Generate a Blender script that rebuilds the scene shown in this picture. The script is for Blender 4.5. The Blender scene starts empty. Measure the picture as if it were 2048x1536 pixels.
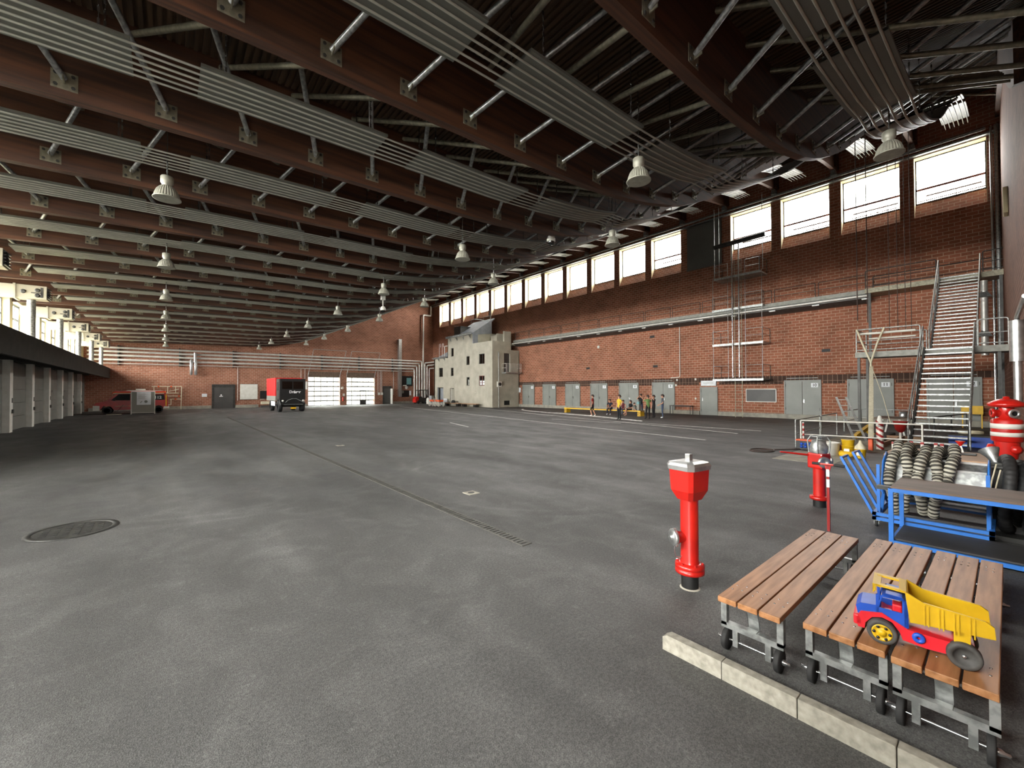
import bpy, bmesh, math, random
from mathutils import Vector, Matrix
random.seed(7)
S = bpy.context.scene
COL = S.collection
PI = math.pi
# ---------------------------------------------------------------- camera, sky, exposure
cam = bpy.data.cameras.new('camera'); cam.sensor_width = 36.0; cam.lens = 829/2048*36
cam.clip_start = .05; cam.clip_end = 400
co = bpy.data.objects.new('camera', cam); COL.objects.link(co)
yaw, pitch, roll = math.radians(39.9), math.radians(.79), math.radians(-.2)
f = Vector((math.sin(yaw)*math.cos(pitch), math.cos(yaw)*math.cos(pitch), math.sin(pitch)))
r = Vector((math.cos(yaw), -math.sin(yaw), 0)); u = r.cross(f)
r2 = r*math.cos(roll)+u*math.sin(roll); u2 = u*math.cos(roll)-r*math.sin(roll)
co.matrix_world = Matrix(((r2.x, u2.x, -f.x, 0), (r2.y, u2.y, -f.y, 0), (r2.z, u2.z, -f.z, 2.15), (0, 0, 0, 1)))
S.camera = co
SKY_0, SKY_L, SKY_F, SKY_R, SKY_N = 6, 40, 2, 8, 0
W = bpy.data.worlds.new('sky'); S.world = W; W.use_nodes = True
WN = W.node_tree; bg = WN.nodes['Background']; bg.inputs[0].default_value = (1, .985, .94, 1)
# overcast sky, brightest towards the hazy sun behind the left-hand windows
_tc = WN.nodes.new('ShaderNodeTexCoord'); _sum = None
for _d, _k in (((-1, 0, .1), SKY_L), ((0, 1, 0), SKY_F), ((1, 0, .1), SKY_R), ((0, -1, 0), SKY_N)):
    _v = WN.nodes.new('ShaderNodeVectorMath'); _v.operation = 'DOT_PRODUCT'; _v.inputs[1].default_value = _d; WN.links.new(_tc.outputs['Generated'], _v.inputs[0])
    _m = WN.nodes.new('ShaderNodeMath'); _m.operation = 'MAXIMUM'; _m.inputs[1].default_value = 0; WN.links.new(_v.outputs['Value'], _m.inputs[0])
    _p = WN.nodes.new('ShaderNodeMath'); _p.operation = 'MULTIPLY'; WN.links.new(_m.outputs[0], _p.inputs[0]); WN.links.new(_m.outputs[0], _p.inputs[1])
    _a = WN.nodes.new('ShaderNodeMath'); _a.operation = 'MULTIPLY_ADD'; _a.inputs[1].default_value = _k; _a.inputs[2].default_value = 0; WN.links.new(_p.outputs[0], _a.inputs[0])
    if _sum is not None: WN.links.new(_sum, _a.inputs[2])
    else: _a.inputs[2].default_value = SKY_0
    _sum = _a.outputs[0]
WN.links.new(_sum, bg.inputs[1])
S.view_settings.view_transform = 'Standard'; S.view_settings.look = 'None'
S.view_settings.gamma = 1; S.view_settings.exposure = 1.42; S.view_settings.use_curve_mapping = False
S.cycles.use_denoising = True
S.cycles.max_bounces = 8; S.cycles.diffuse_bounces = 5; S.cycles.sample_clamp_indirect = 12
def portal(name, loc, rot, sx, sy):
    l = bpy.data.lights.new(name, 'AREA'); l.shape = 'RECTANGLE'; l.size = sx; l.size_y = sy; l.cycles.is_portal = True
    o = bpy.data.objects.new(name, l); COL.objects.link(o); o.location = loc; o.rotation_euler = rot
portal('daylight_right_windows', (35.2, 30.2, 14.65), (0, PI/2, 0), 2.9, 60)
portal('daylight_left_windows', (-7.0, 30.2, 6.1), (0, -PI/2, 0), 2.5, 60)
portal('daylight_far_gates', (19.8, 62.6, 2.2), (-PI/2, 0, 0), 9.8, 4.4)
portal('daylight_added_opening', (-3.3, -1.5, 1.6), (PI/2, 0, 0), 3.7, 3.3)  # portal for the opening added in the near wall

# ---------------------------------------------------------------- helpers
def lin(c):
    if isinstance(c, str): c = tuple(int(c[i:i+2], 16) for i in (0, 2, 4))
    return tuple((v/255/12.92 if v/255 <= .04045 else ((v/255+.055)/1.055)**2.4) for v in c)+(1,)
MATS = {}
def M(name, c, rough=.6, metal=0, c2=None, sc=(4, 4, 4), bump=0, coat=0, spec=.5, detail=5, lo=.35, hi=.65):
    m = bpy.data.materials.new(name); m.use_nodes = True; nt = m.node_tree; N = nt.nodes; L = nt.links
    b = N['Principled BSDF']; b.inputs['Roughness'].default_value = rough; b.inputs['Metallic'].default_value = metal
    b.inputs['Coat Weight'].default_value = coat; b.inputs['Specular IOR Level'].default_value = spec
    c = lin(c)
    if c2 is None: c2 = tuple(v*.86 for v in c[:3])+(1,)
    else: c2 = lin(c2)
    tc = N.new('ShaderNodeTexCoord'); mp = N.new('ShaderNodeMapping'); no = N.new('ShaderNodeTexNoise'); cr = N.new('ShaderNodeValToRGB')
    mp.inputs['Scale'].default_value = sc if isinstance(sc, tuple) else (sc, sc, sc)
    no.inputs['Scale'].default_value = 1; no.inputs['Detail'].default_value = detail
    cr.color_ramp.elements[0].position = lo; cr.color_ramp.elements[1].position = hi
    cr.color_ramp.elements[0].color = c2; cr.color_ramp.elements[1].color = c
    L.new(tc.outputs['Object'], mp.inputs[0]); L.new(mp.outputs[0], no.inputs['Vector']); L.new(no.outputs[0], cr.inputs[0]); L.new(cr.outputs[0], b.inputs['Base Color'])
    if bump:
        bp = N.new('ShaderNodeBump'); bp.inputs['Strength'].default_value = bump; bp.inputs['Distance'].default_value = .01
        L.new(no.outputs[0], bp.inputs['Height']); L.new(bp.outputs[0], b.inputs['Normal'])
    MATS[name] = m; return m
def brick(name, ax, c1, c2, mo, bw, bh, mortar=.014, off=.5):
    m = bpy.data.materials.new(name); m.use_nodes = True; nt = m.node_tree; N = nt.nodes; L = nt.links; b = N['Principled BSDF']
    b.inputs['Roughness'].default_value = .85; b.inputs['Specular IOR Level'].default_value = .25
    tc = N.new('ShaderNodeTexCoord'); sp = N.new('ShaderNodeSeparateXYZ'); cb = N.new('ShaderNodeCombineXYZ'); br = N.new('ShaderNodeTexBrick')
    L.new(tc.outputs['Object'], sp.inputs[0]); L.new(sp.outputs[ax], cb.inputs[0]); L.new(sp.outputs[2], cb.inputs[1]); L.new(cb.outputs[0], br.inputs['Vector'])
    br.inputs['Color1'].default_value = lin(c1); br.inputs['Color2'].default_value = lin(c2); br.inputs['Mortar'].default_value = lin(mo)
    br.inputs['Scale'].default_value = 1; br.inputs['Mortar Size'].default_value = mortar; br.inputs['Brick Width'].default_value = bw; br.inputs['Row Height'].default_value = bh
    br.inputs['Bias'].default_value = -.1; br.offset = off
    no = N.new('ShaderNodeTexNoise'); no.inputs['Scale'].default_value = .7; no.inputs['Detail'].default_value = 6; L.new(tc.outputs['Object'], no.inputs['Vector'])
    mr = N.new('ShaderNodeMapRange'); mr.inputs[1].default_value = .3; mr.inputs[2].default_value = .7; mr.inputs[3].default_value = .78; mr.inputs[4].default_value = 1.12; L.new(no.outputs[0], mr.inputs[0])
    vm = N.new('ShaderNodeVectorMath'); vm.operation = 'MULTIPLY'; L.new(br.outputs[0], vm.inputs[0]); L.new(mr.outputs[0], vm.inputs[1]); L.new(vm.outputs[0], b.inputs['Base Color'])
    bp = N.new('ShaderNodeBump'); bp.inputs['Strength'].default_value = .5; bp.inputs['Distance'].default_value = .01; bp.invert = True
    L.new(br.outputs['Fac'], bp.inputs['Height']); L.new(bp.outputs[0], b.inputs['Normal'])
    MATS[name] = m; return m
def glass(name, tint=(1, 1, 1), opac=.06, rough=.02):
    m = bpy.data.materials.new(name); m.use_nodes = True; nt = m.node_tree; N = nt.nodes; L = nt.links
    N.remove(N['Principled BSDF']); t = N.new('ShaderNodeBsdfTransparent'); g = N.new('ShaderNodeBsdfGlossy'); x = N.new('ShaderNodeMixShader')
    t.inputs[0].default_value = tint+(1,); g.inputs['Roughness'].default_value = rough; x.inputs[0].default_value = opac
    L.new(t.outputs[0], x.inputs[1]); L.new(g.outputs[0], x.inputs[2]); L.new(x.outputs[0], N['Material Output'].inputs[0]); MATS[name] = m; return m

class MB:
    "collects shapes into one mesh"
    def __init__(s): s.v = []; s.f = []; s.m = []; s.sm = []
    def add(s, vs, fs, mi=0, sm=False):
        o = len(s.v); s.v += [tuple(v) for v in vs]
        for q in fs: s.f.append([i+o for i in q]); s.m.append(mi); s.sm.append(sm)
        return s
    def box(s, x0, x1, y0, y1, z0, z1, mi=0, T=None):
        vs = [Vector((x, y, z)) for z in (z0, z1) for y in (y0, y1) for x in (x0, x1)]
        if T is not None: vs = [T @ v for v in vs]
        return s.add(vs, [(0, 2, 3, 1), (4, 5, 7, 6), (0, 1, 5, 4), (2, 6, 7, 3), (0, 4, 6, 2), (1, 3, 7, 5)], mi)
    def bbox(s, x0, x1, y0, y1, z0, z1, b=.01, mi=0, T=None):
        "box with bevelled edges"
        bm = bmesh.new(); bmesh.ops.create_cube(bm, size=1)
        for v in bm.verts: v.co = Vector(((x0+x1)/2+v.co.x*(x1-x0), (y0+y1)/2+v.co.y*(y1-y0), (z0+z1)/2+v.co.z*(z1-z0)))
        bmesh.ops.bevel(bm, geom=bm.edges[:], offset=b, segments=2, affect='EDGES', profile=.6)
        bm.verts.index_update()
        vs = [(T @ v.co if T is not None else v.co.copy()) for v in bm.verts]; fs = [[v.index for v in q.verts] for q in bm.faces]; bm.free()
        return s.add(vs, fs, mi)
    def frame(s, p, q):
        d = (q-p).normalized(); a = Vector((0, 0, 1)) if abs(d.z) < .95 else Vector((1, 0, 0))
        x = d.cross(a).normalized(); return x, d.cross(x).normalized()
    def cyl(s, p, q, r0, r1=None, n=10, mi=0, caps=True, sm=True):
        p = Vector(p); q = Vector(q); r1 = r0 if r1 is None else r1; x, y = s.frame(p, q)
        vs = [c+(x*math.cos(2*PI*i/n)+y*math.sin(2*PI*i/n))*rr for c, rr in ((p, r0), (q, r1)) for i in range(n)]
        s.add(vs, [(i, (i+1) % n, n+(i+1) % n, n+i) for i in range(n)], mi, sm)
        if caps: s.add(vs, [tuple(range(n))[::-1], tuple(range(n, 2*n))], mi)
        return s
    def bar(s, p, q, w, h, mi=0, up=None):
        "square section bar"
        p = Vector(p); q = Vector(q); d = (q-p).normalized(); up = Vector(up) if up else (Vector((0, 0, 1)) if abs(d.z) < .95 else Vector((0, 1, 0)))
        x = d.cross(up).normalized(); y = x.cross(d).normalized()
        vs = [c+x*a*w/2+y*b*h/2 for c in (p, q) for a, b in ((-1, -1), (1, -1), (1, 1), (-1, 1))]
        return s.add(vs, [(0, 1, 5, 4), (1, 2, 6, 5), (2, 3, 7, 6), (3, 0, 4, 7), (3, 2, 1, 0), (4, 5, 6, 7)], mi)
    def tube(s, pts, r, n=8, mi=0, closed=False, caps=True, sm=True):
        "pipe along a polyline; r may be a list"
        P = [Vector(p) for p in pts]; k = len(P); rs = r if isinstance(r, (list, tuple)) else [r]*k
        vs = []; up = None
        for i in range(k):
            d = (P[(i+1) % k]-P[i-1]) if closed or 0 < i < k-1 else (P[1]-P[0] if i == 0 else P[-1]-P[-2])
            d.normalize()
            if up is None: up = d.orthogonal().normalized()
            up = (up-d*up.dot(d)).normalized(); w = d.cross(up)
            vs += [P[i]+(up*math.cos(2*PI*j/n)+w*math.sin(2*PI*j/n))*rs[i] for j in range(n)]
        e = k if closed else k-1
        s.add(vs, [(i*n+j, i*n+(j+1) % n, ((i+1) % k)*n+(j+1) % n, ((i+1) % k)*n+j) for i in range(e) for j in range(n)], mi, sm)
        if caps and not closed: s.add(vs, [tuple(range(n))[::-1], tuple(range((k-1)*n, k*n))], mi)
        return s
    def lathe(s, prof, c=(0, 0, 0), axis=(0, 0, 1), n=20, mi=0, sm=True, flute=0):
        "profile of (radius, height) turned about an axis"
        c = Vector(c); a = Vector(axis).normalized(); x = a.orthogonal().normalized(); y = a.cross(x)
        vs = []
        for rr, h in prof:
            for j in range(n):
                q = rr*(1+(flute if j % 2 else 0)); vs.append(c+a*h+(x*math.cos(2*PI*j/n)+y*math.sin(2*PI*j/n))*q)
        k = len(prof)
        s.add(vs, [(i*n+j, i*n+(j+1) % n, (i+1)*n+(j+1) % n, (i+1)*n+j) for i in range(k-1) for j in range(n)], mi, sm)
        if prof[0][0] > 1e-4: s.add(vs, [tuple(range(n))[::-1]], mi)
        if prof[-1][0] > 1e-4: s.add(vs, [tuple(range((k-1)*n, k*n))], mi)
        return s
    def prism(s, poly, a, b, ax=1, mi=0, T=None):
        "polygon extruded from a to b along axis ax"
        def pt(q, h): return Vector((h, q[0], q[1]) if ax == 0 else (q[0], h, q[1]) if ax == 1 else (q[0], q[1], h))
        n = len(poly); vs = [pt(q, a) for q in poly]+[pt(q, b) for q in poly]
        if T is not None: vs = [T @ v for v in vs]
        return s.add(vs, [tuple(range(n)), tuple(range(n, 2*n))[::-1]]+[(i, n+i, n+(i+1) % n, (i+1) % n) for i in range(n)], mi)
    def mesh(s, name):
        me = bpy.data.meshes.new(name); me.from_pydata(s.v, [], s.f)
        me.polygons.foreach_set('material_index', s.m); me.polygons.foreach_set('use_smooth', s.sm)
        bm = bmesh.new(); bm.from_mesh(me); bmesh.ops.recalc_face_normals(bm, faces=bm.faces[:]); bm.to_mesh(me); bm.free(); me.update(); return me
def link(name, me, parent=None, loc=(0, 0, 0), rz=0):
    o = bpy.data.objects.new(name, me); COL.objects.link(o); o.location = loc; o.rotation_euler = (0, 0, rz); o.parent = parent; return o
def obj(name, mb, mats, parent=None, loc=(0, 0, 0), rz=0, label=None):
    me = mb.mesh(name)
    for m in (mats if isinstance(mats, (list, tuple)) else [mats]): me.materials.append(MATS[m] if isinstance(m, str) else m)
    o = link(name, me, parent, loc, rz)
    if label: o['label'] = label
    return o
def tag(o, label, cat, group=None, kind=None):
    o['label'] = label; o['category'] = cat
    if group: o['group'] = group
    if kind: o['kind'] = kind
    return o
BAD = []
def thing(name, label, cat, loc=(0, 0, 0), rz=0, group=None):
    o = bpy.data.objects.new(name, None); o.empty_display_size = .2; COL.objects.link(o); o.location = loc; o.rotation_euler = (0, 0, rz)
    return tag(o, label, cat, group)
def struct(name, mb, mats, parent=None):
    o = obj(name, mb, mats, parent)
    if parent is None: o['kind'] = 'structure'
    return o
def text(s, name, size, loc, rot, mat, parent, bold=0, depth=.004, align='CENTER'):
    c = bpy.data.curves.new(name, 'FONT'); c.body = s; c.size = size; c.extrude = depth; c.align_x = align; c.align_y = 'CENTER'; c.offset = bold
    t = bpy.data.objects.new(name, c); COL.objects.link(t); bpy.context.view_layer.update()
    me = bpy.data.meshes.new_from_object(t.evaluated_get(bpy.context.evaluated_depsgraph_get())); bpy.data.objects.remove(t)
    me.materials.clear(); me.materials.append(MATS[mat]); o = link(name, me, parent, loc); o.rotation_euler = rot; return o
ORD = ['first', 'second', 'third', 'fourth', 'fifth', 'sixth', 'seventh', 'eighth', 'ninth', 'tenth', 'eleventh', 'twelfth', 'thirteenth', 'fourteenth', 'fifteenth', 'sixteenth', 'seventeenth', 'eighteenth', 'nineteenth', 'twentieth']
def arc(c, r, a0, a1, n, u_, v_):
    "arc points about c in the plane of unit vectors u_, v_"
    c = Vector(c); return [c+Vector(u_)*r*math.cos(a0+(a1-a0)*i/n)+Vector(v_)*r*math.sin(a0+(a1-a0)*i/n) for i in range(n+1)]
def rpath(pts, rad=.06, n=4):
    "polyline with rounded corners"
    P = [Vector(p) for p in pts]; out = [P[0]]
    for a, b, c in zip(P, P[1:], P[2:]):
        d0 = (a-b).normalized(); d1 = (c-b).normalized(); k = min(rad, (a-b).length*.45, (c-b).length*.45)
        for i in range(n+1):
            t = i/n; out.append((b+d0*k)*(1-t)**2+b*2*t*(1-t)+(b+d1*k)*t*t)
    return out+[P[-1]]

# ---------------------------------------------------------------- materials
brick('brick_right', 1, '98604a', '80503a', 'b39a86', .46, .2)
brick('brick_far', 0, '9c6853', '875843', 'b29a88', .46, .2)
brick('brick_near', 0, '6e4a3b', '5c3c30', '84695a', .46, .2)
brick('brick_band', 1, '4e3a30', '3d2d26', '8f7868', .27, .9, .012, 0)
M('plaster_cream', 'd8cfae', .8, c2='c9bd98', sc=1.5)
M('concrete_light', 'a9a597', .85, c2='918d80', sc=2.5, bump=.15)
M('concrete_plinth', '9d9a8c', .85, c2='84817a', sc=3)
M('canopy_dark', '403e39', .85, c2='353430', sc=2)
M('glulam', '573521', .65, c2='352014', sc=(.45, 14, 9), detail=7)
M('slat_wood', '54402c', .8, c2='3a2c1e', sc=(9, .8, 9))
M('roof_void', '1d1714', .9)
M('galv', 'b2b5b3', .42, .7, c2='8b8e8c', sc=14, lo=.4, hi=.6)
M('galv_dull', '8f8b78', .5, .45, c2='716d5d', sc=10)
M('drain_iron', '5c5b56', .6, .2, c2='4c4b47', sc=6)
M('panel_dark', '62635f', .7, c2='575854', sc=.6)
M('steel_grey', '8a8a82', .55, .2, c2='77776f', sc=6)
M('steel_dark', '4a4a47', .5, .5, c2='3a3a38', sc=5)
M('silver_pipe', 'd6d5cf', .35, .35, c2='c2c1bb', sc=2)
M('steel_bright', 'c4c6c6', .25, .9, c2='a9abac', sc=3)
M('strip_grey', '5c5d56', .55, .05, c2='5b5c55', sc=2)
M('strip_pipe', 'a3a398', .45, .1, c2='94948a', sc=3)
M('panel_grey', '84857d', .5, .1, c2='83847c', sc=2)
M('white_paint', 'd9d8d0', .5, c2='cccac0', sc=3)
M('bay_door', '6f706a', .6, c2='64655f', sc=1)
M('door_grey', '82857f', .5, c2='787b76', sc=.9)
M('door_dark', '4b4a47', .5, c2='424140', sc=1)
M('frame_red', '6f3a33', .5)
M('black_paint', '1d1d1d', .45, c2='161616', sc=5)
M('rubber', '262626', .75, c2='1d1d1d', sc=8)
M('red_gloss', 'bd1c13', .32, coat=.35, c2='a51811', sc=3)
M('red_dark', '8e1a17', .35, coat=.3)
M('blue_paint', '2f74c8', .4, coat=.2, c2='2867b4', sc=4)
M('alu', 'c9cac8', .35, .85, c2='aeb0af', sc=9)
M('plank', 'a2734c', .45, c2='805530', sc=(2.2, 22, 22), detail=7)
M('plank_end', '9c6a40', .5, c2='7d5230', sc=12)
M('board_brown', '6e5a4c', .6, c2='594839', sc=(6, 1.5, 6))
M('board_dark', '3a3937', .6, c2='2f2e2d', sc=(5, 1, 5))
M('tan_board', 'ab8a6c', .6, c2='98785c', sc=(3, 1, 3))
M('yellow_plastic', 'c9a316', .4, c2='b99410', sc=6)
M('blue_plastic', '1f50b8', .4, c2='1a459f', sc=6)
M('red_plastic', 'd4202c', .4, c2='bd1b26', sc=6)
M('grey_rubber', '4b4a47', .7, c2='3a3937', sc=20)
M('hose_grey', 'b8b5a6', .55, c2='9c998c', sc=9)
M('hose_groove_shade', '3d3a33', .7, c2='302e28', sc=9)  # groove colour, shade between the ribs put into the paint
M('hose_black', '2b2b2b', .6, c2='202020', sc=9)
M('house_concrete', 'b5b1a2', .85, c2='9f9b8d', sc=1.1, bump=.1, lo=.3, hi=.7)
M('house_side', 'b9b5a3', .85, c2='a5a191', sc=1.0)
M('house_grey', '8f949a', .7, c2='7f848a', sc=2)
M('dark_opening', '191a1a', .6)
M('strap_white', 'd6cfb6', .8, c2='c2bb9f', sc=12)
M('yellow_paint', 'e3b51c', .5, c2='cfa318', sc=5)
M('orange_paint', 'd9521c', .5)
M('sand', '8a8272', .95, c2='5f574a', sc=5, bump=.5)
M('skin', 'c99478', .6); M('line_paint', 'cfcfca', .8, c2='a5a6a2', sc=3, lo=.3, hi=.6)
M('paper', 'dfe3e6', .7); M('black_text', '1a1a1a', .6); M('white_text', 'e8e8e8', .5)
M('lamp_grey', 'a3a294', .45, .25, c2='8d8c7f', sc=8)
M('lens', 'c3c8c6', .3); M('cable_dark', '3b2b25', .6)
M('kerb_concrete', '9a968a', .9, c2='78756a', sc=18, bump=.5, lo=.3, hi=.7)
M('ground_concrete', '8d8c87', .9, c2='7d7c78', sc=.5)
M('added_facade', 'a3a29b', .9, c2='94938d', sc=.4)
M('tarp_red', 'd92a2a', .5, c2='c42323', sc=2)
M('ceramic_blue', '6fa0a3', .3)
glass('window_glass'); glass('dark_glass', (.25, .3, .3), .12); glass('gate_glass', (.9, .93, .93), .05)
def asphalt():
    m = M('asphalt', '5d5d5b', .62, c2='3c3c3b', sc=110, bump=.5, spec=.45); nt = m.node_tree; N = nt.nodes; L = nt.links; b = N['Principled BSDF']
    base = b.inputs['Base Color'].links[0].from_socket; tc = N.new('ShaderNodeTexCoord')
    def layer(sc, lo, hi, a, z, detail=6, dist=0.):
        mp = N.new('ShaderNodeMapping'); mp.inputs['Scale'].default_value = sc; n = N.new('ShaderNodeTexNoise'); n.inputs['Scale'].default_value = 1; n.inputs['Detail'].default_value = detail; n.inputs['Distortion'].default_value = dist
        r = N.new('ShaderNodeMapRange'); r.inputs[1].default_value = lo; r.inputs[2].default_value = hi; r.inputs[3].default_value = a; r.inputs[4].default_value = z
        L.new(tc.outputs['Object'], mp.inputs[0]); L.new(mp.outputs[0], n.inputs['Vector']); L.new(n.outputs[0], r.inputs[0]); return r.outputs[0]
    x = base
    for s in (layer((.35, .16, 1), .35, .68, .72, 1.3), layer((1.6, 1.6, 1), .45, .7, .95, 1.25, 8, 1.5), layer((.9, .12, 1), .5, .72, 1, 1.3, 3), layer((11, 11, 1), .62, .74, 1, 1.35, 2), layer((38, 38, 1), .38, .62, .8, 1.2, 3)):
        v = N.new('ShaderNodeVectorMath'); v.operation = 'MULTIPLY'; L.new(x, v.inputs[0]); L.new(s, v.inputs[1]); x = v.outputs[0]
    # pale tyre scuffs: broken arcs
    for (cx, cy, rr, wd, k) in ((7.2, 7.6, 3.4, .12, .35), (7.2, 7.6, 3.05, .1, .25), (1.5, 13, 4.6, .15, .3), (1.5, 13, 4.2, .12, .25), (11, -1.5, 7.6, .2, .4), (11.3, 11.5, .35, .4, -.3), (4.4, 2.6, 2.2, .25, .3)):
        d = N.new('ShaderNodeVectorMath'); d.operation = 'DISTANCE'; d.inputs[1].default_value = (cx, cy, 0); L.new(tc.outputs['Object'], d.inputs[0])
        a = N.new('ShaderNodeMath'); a.operation = 'SUBTRACT'; a.inputs[1].default_value = rr; L.new(d.outputs['Value'], a.inputs[0])
        a2 = N.new('ShaderNodeMath'); a2.operation = 'ABSOLUTE'; L.new(a.outputs[0], a2.inputs[0])
        mr = N.new('ShaderNodeMapRange'); mr.inputs[1].default_value = 0; mr.inputs[2].default_value = wd; mr.inputs[3].default_value = 1; mr.inputs[4].default_value = 0; mr.interpolation_type = 'SMOOTHSTEP'; L.new(a2.outputs[0], mr.inputs[0])
        g = layer((.7, .7, 1), .42, .62, 0, k); q = N.new('ShaderNodeMath'); q.operation = 'MULTIPLY_ADD'; q.inputs[2].default_value = 1; L.new(mr.outputs[0], q.inputs[0]); L.new(g, q.inputs[1])
        v = N.new('ShaderNodeVectorMath'); v.operation = 'MULTIPLY'; L.new(x, v.inputs[0]); L.new(q.outputs[0], v.inputs[1]); x = v.outputs[0]
    L.new(x, b.inputs['Base Color'])
    L.new(layer((1.2, .5, 1), .3, .7, .5, .75), b.inputs['Roughness'])
asphalt()
# ================================================================ SETTING
def interp(P, x):
    if x <= P[0][0]: return P[0][1]
    for (a, p), (b, q) in zip(P, P[1:]):
        if x <= b:
            i = P.index((a, p)); m0 = (q-P[i-1][1])/(b-P[i-1][0]) if i else (q-p)/(b-a)
            m1 = (P[i+2][1]-p)/(P[i+2][0]-a) if i+2 < len(P) else (q-p)/(b-a)
            t = (x-a)/(b-a); h = b-a
            return p*(2*t**3-3*t*t+1)+m0*h*(t**3-2*t*t+t)+q*(3*t*t-2*t**3)+m1*h*(t**3-t*t)
    return P[-1][1]
ZP = [(-8, 7.1), (-5, 7.2), (-3, 7.3), (0, 7.42), (4, 7.52), (8, 7.6), (10.7, 7.85), (12, 8.1), (13.6, 8.5), (15.4, 9.2), (17.3, 10.1), (19, 11.05), (21, 12.15), (23.5, 13.4), (26.3, 14.9), (29.5, 15.95), (32, 16.45), (34.5, 16.75)]
def zb(x): return interp(ZP, x)
DEPTH = 1.75
def ynear(x): return .1-.0216*(34.5-x)          # the near wall runs very slightly askew
WY = [.57+3.52*k for k in range(17)]              # window bays along the side walls
PIL = [WY[k]+3.22 for k in range(16)]
# floor and ground outside
struct('floor', MB().box(-6.9, 35.2, -2.2, 63, -.3, 0), 'asphalt')
struct('ground_outside', MB().box(-70, 110, -40, 130, -.6, -.31).box(8, 32, 63, 110, -.31, -.02), 'ground_concrete')
struct('wall_added_facade', MB().box(-20, 60, 84, 86, -.3, 14), 'added_facade')  # facade added beyond the far gates to dim what shows through them
# right wall: brick, pilasters, sloped sills
w = MB(); X0, X1 = 34.5, 35.3
w.box(X0, X1, -.5, 62.6, -.3, 12.35)
w.box(X0, X1, -.5, 62.6, 16.02, 19.4)
w.box(X0, X1, -.5, WY[0], 12.35, 16.02)
for k in range(17):
    y1 = WY[k]+2.92; y2 = WY[k+1] if k < 16 else 62.6
    w.box(X0, X1, y1, y2, 12.35, 16.02)
    if k == 4: w.box(X0+.1, X1, WY[k], y1, 12.35, 16.02)
    else: w.prism([(X0, 12.35), (X1, 12.35), (X1, 13.3), (X0+.55, 13.3)], WY[k], y1, 1)
    if k != 4:   # plastered jambs and lintel
        w.box(X0+.02, X1-.2, y1-.03, y1-.001, 12.4, 16.02, 1); w.box(X0+.02, X1-.2, WY[k]+.001, WY[k]+.03, 12.4, 16.02, 1); w.box(X0+.03, X1-.2, WY[k], y1, 15.97, 16.02, 1)
struct('wall_right', w, ['brick_right', 'plaster_cream'])
for k in range(17):
    if k == 4: continue
    a, b = WY[k]+.03, WY[k]+2.89
    o = bpy.data.objects.new('window_%d' % (k+1), None); COL.objects.link(o); o['kind'] = 'structure'; o.location = (35.05, 0, 0)
    fr = MB(); x = (-.03, .03)
    for y in (a, b-.06): fr.box(*x, y, y+.06, 13.3, 15.98)
    for z in (13.3, 15.92): fr.box(*x, a, b, z, z+.06)
    if k < 6: fr.box(*x, a, b, 14.1, 14.22, 1)
    obj('window_frame', fr, ['steel_dark', 'frame_red'], o)
    obj('window_pane', MB().box(-.005, .005, a+.05, b-.05, 13.35, 15.93), 'window_glass', o)
    if k < 6:   # guard rail outside the glass
        g = MB(); g.cyl((.7, a+.2, 13.95), (.7, b-.4, 13.95), .05, n=6); g.cyl((.7, a, 13.68), (.7, b, 13.68), .035, n=6); g.cyl((.7, a, 13.5), (.7, b, 13.5), .025, n=6)
        g.cyl((.7, a+1.2, 13.3), (.7, a+1.2, 13.95), .02, n=6); obj('guard_rail', g, 'steel_dark', o)
struct('trim_1', MB().box(34.44, 34.55, -.4, 40, 2.72, 3.1).box(34.44, 34.55, 3.15, 4.4, 2.5, 2.72).box(34.44, 34.55, 6.9, 8.1, 2.5, 2.72).box(34.44, 34.55, 10.5, 15, 2.5, 2.72).box(34.44, 34.55, 16.7, 18.75, 2.5, 2.72).box(34.44, 34.55, 21.15, 22.4, 2.5, 2.72).box(34.44, 34.55, 24.75, 26, 2.5, 2.72).box(34.44, 34.55, 28.35, 29.65, 2.5, 2.72).box(34.44, 34.55, 31.95, 33.25, 2.5, 2.72).box(34.44, 34.55, 35.6, 36.9, 2.5, 2.72), 'brick_band')
struct('baseboard_right', MB().box(34.35, 34.6, -.3, 15.1, 0, .33).box(34.35, 34.6, 16.62, 40, 0, .33).box(34.4, 34.6, 53.2, 61.9, 0, .33), 'concrete_plinth')
struct('trim_2', MB().cyl((34.2, .6, 16.33), (34.2, 61.8, 16.33), .07).cyl((34.05, .6, 16.2), (34.05, 61.8, 16.2), .035, n=6).box(34.25, 34.5, .3, 62, 16.02, 16.12), 'galv')
obj('wall_panel', MB().box(34.36, 34.56, 14.75, 17.55, 12.3, 15.9).box(34.34, 34.37, 14.7, 17.6, 15.86, 15.95).box(34.34, 34.37, 14.7, 17.6, 12.25, 12.34), 'panel_dark')['kind'] = 'structure'
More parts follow.
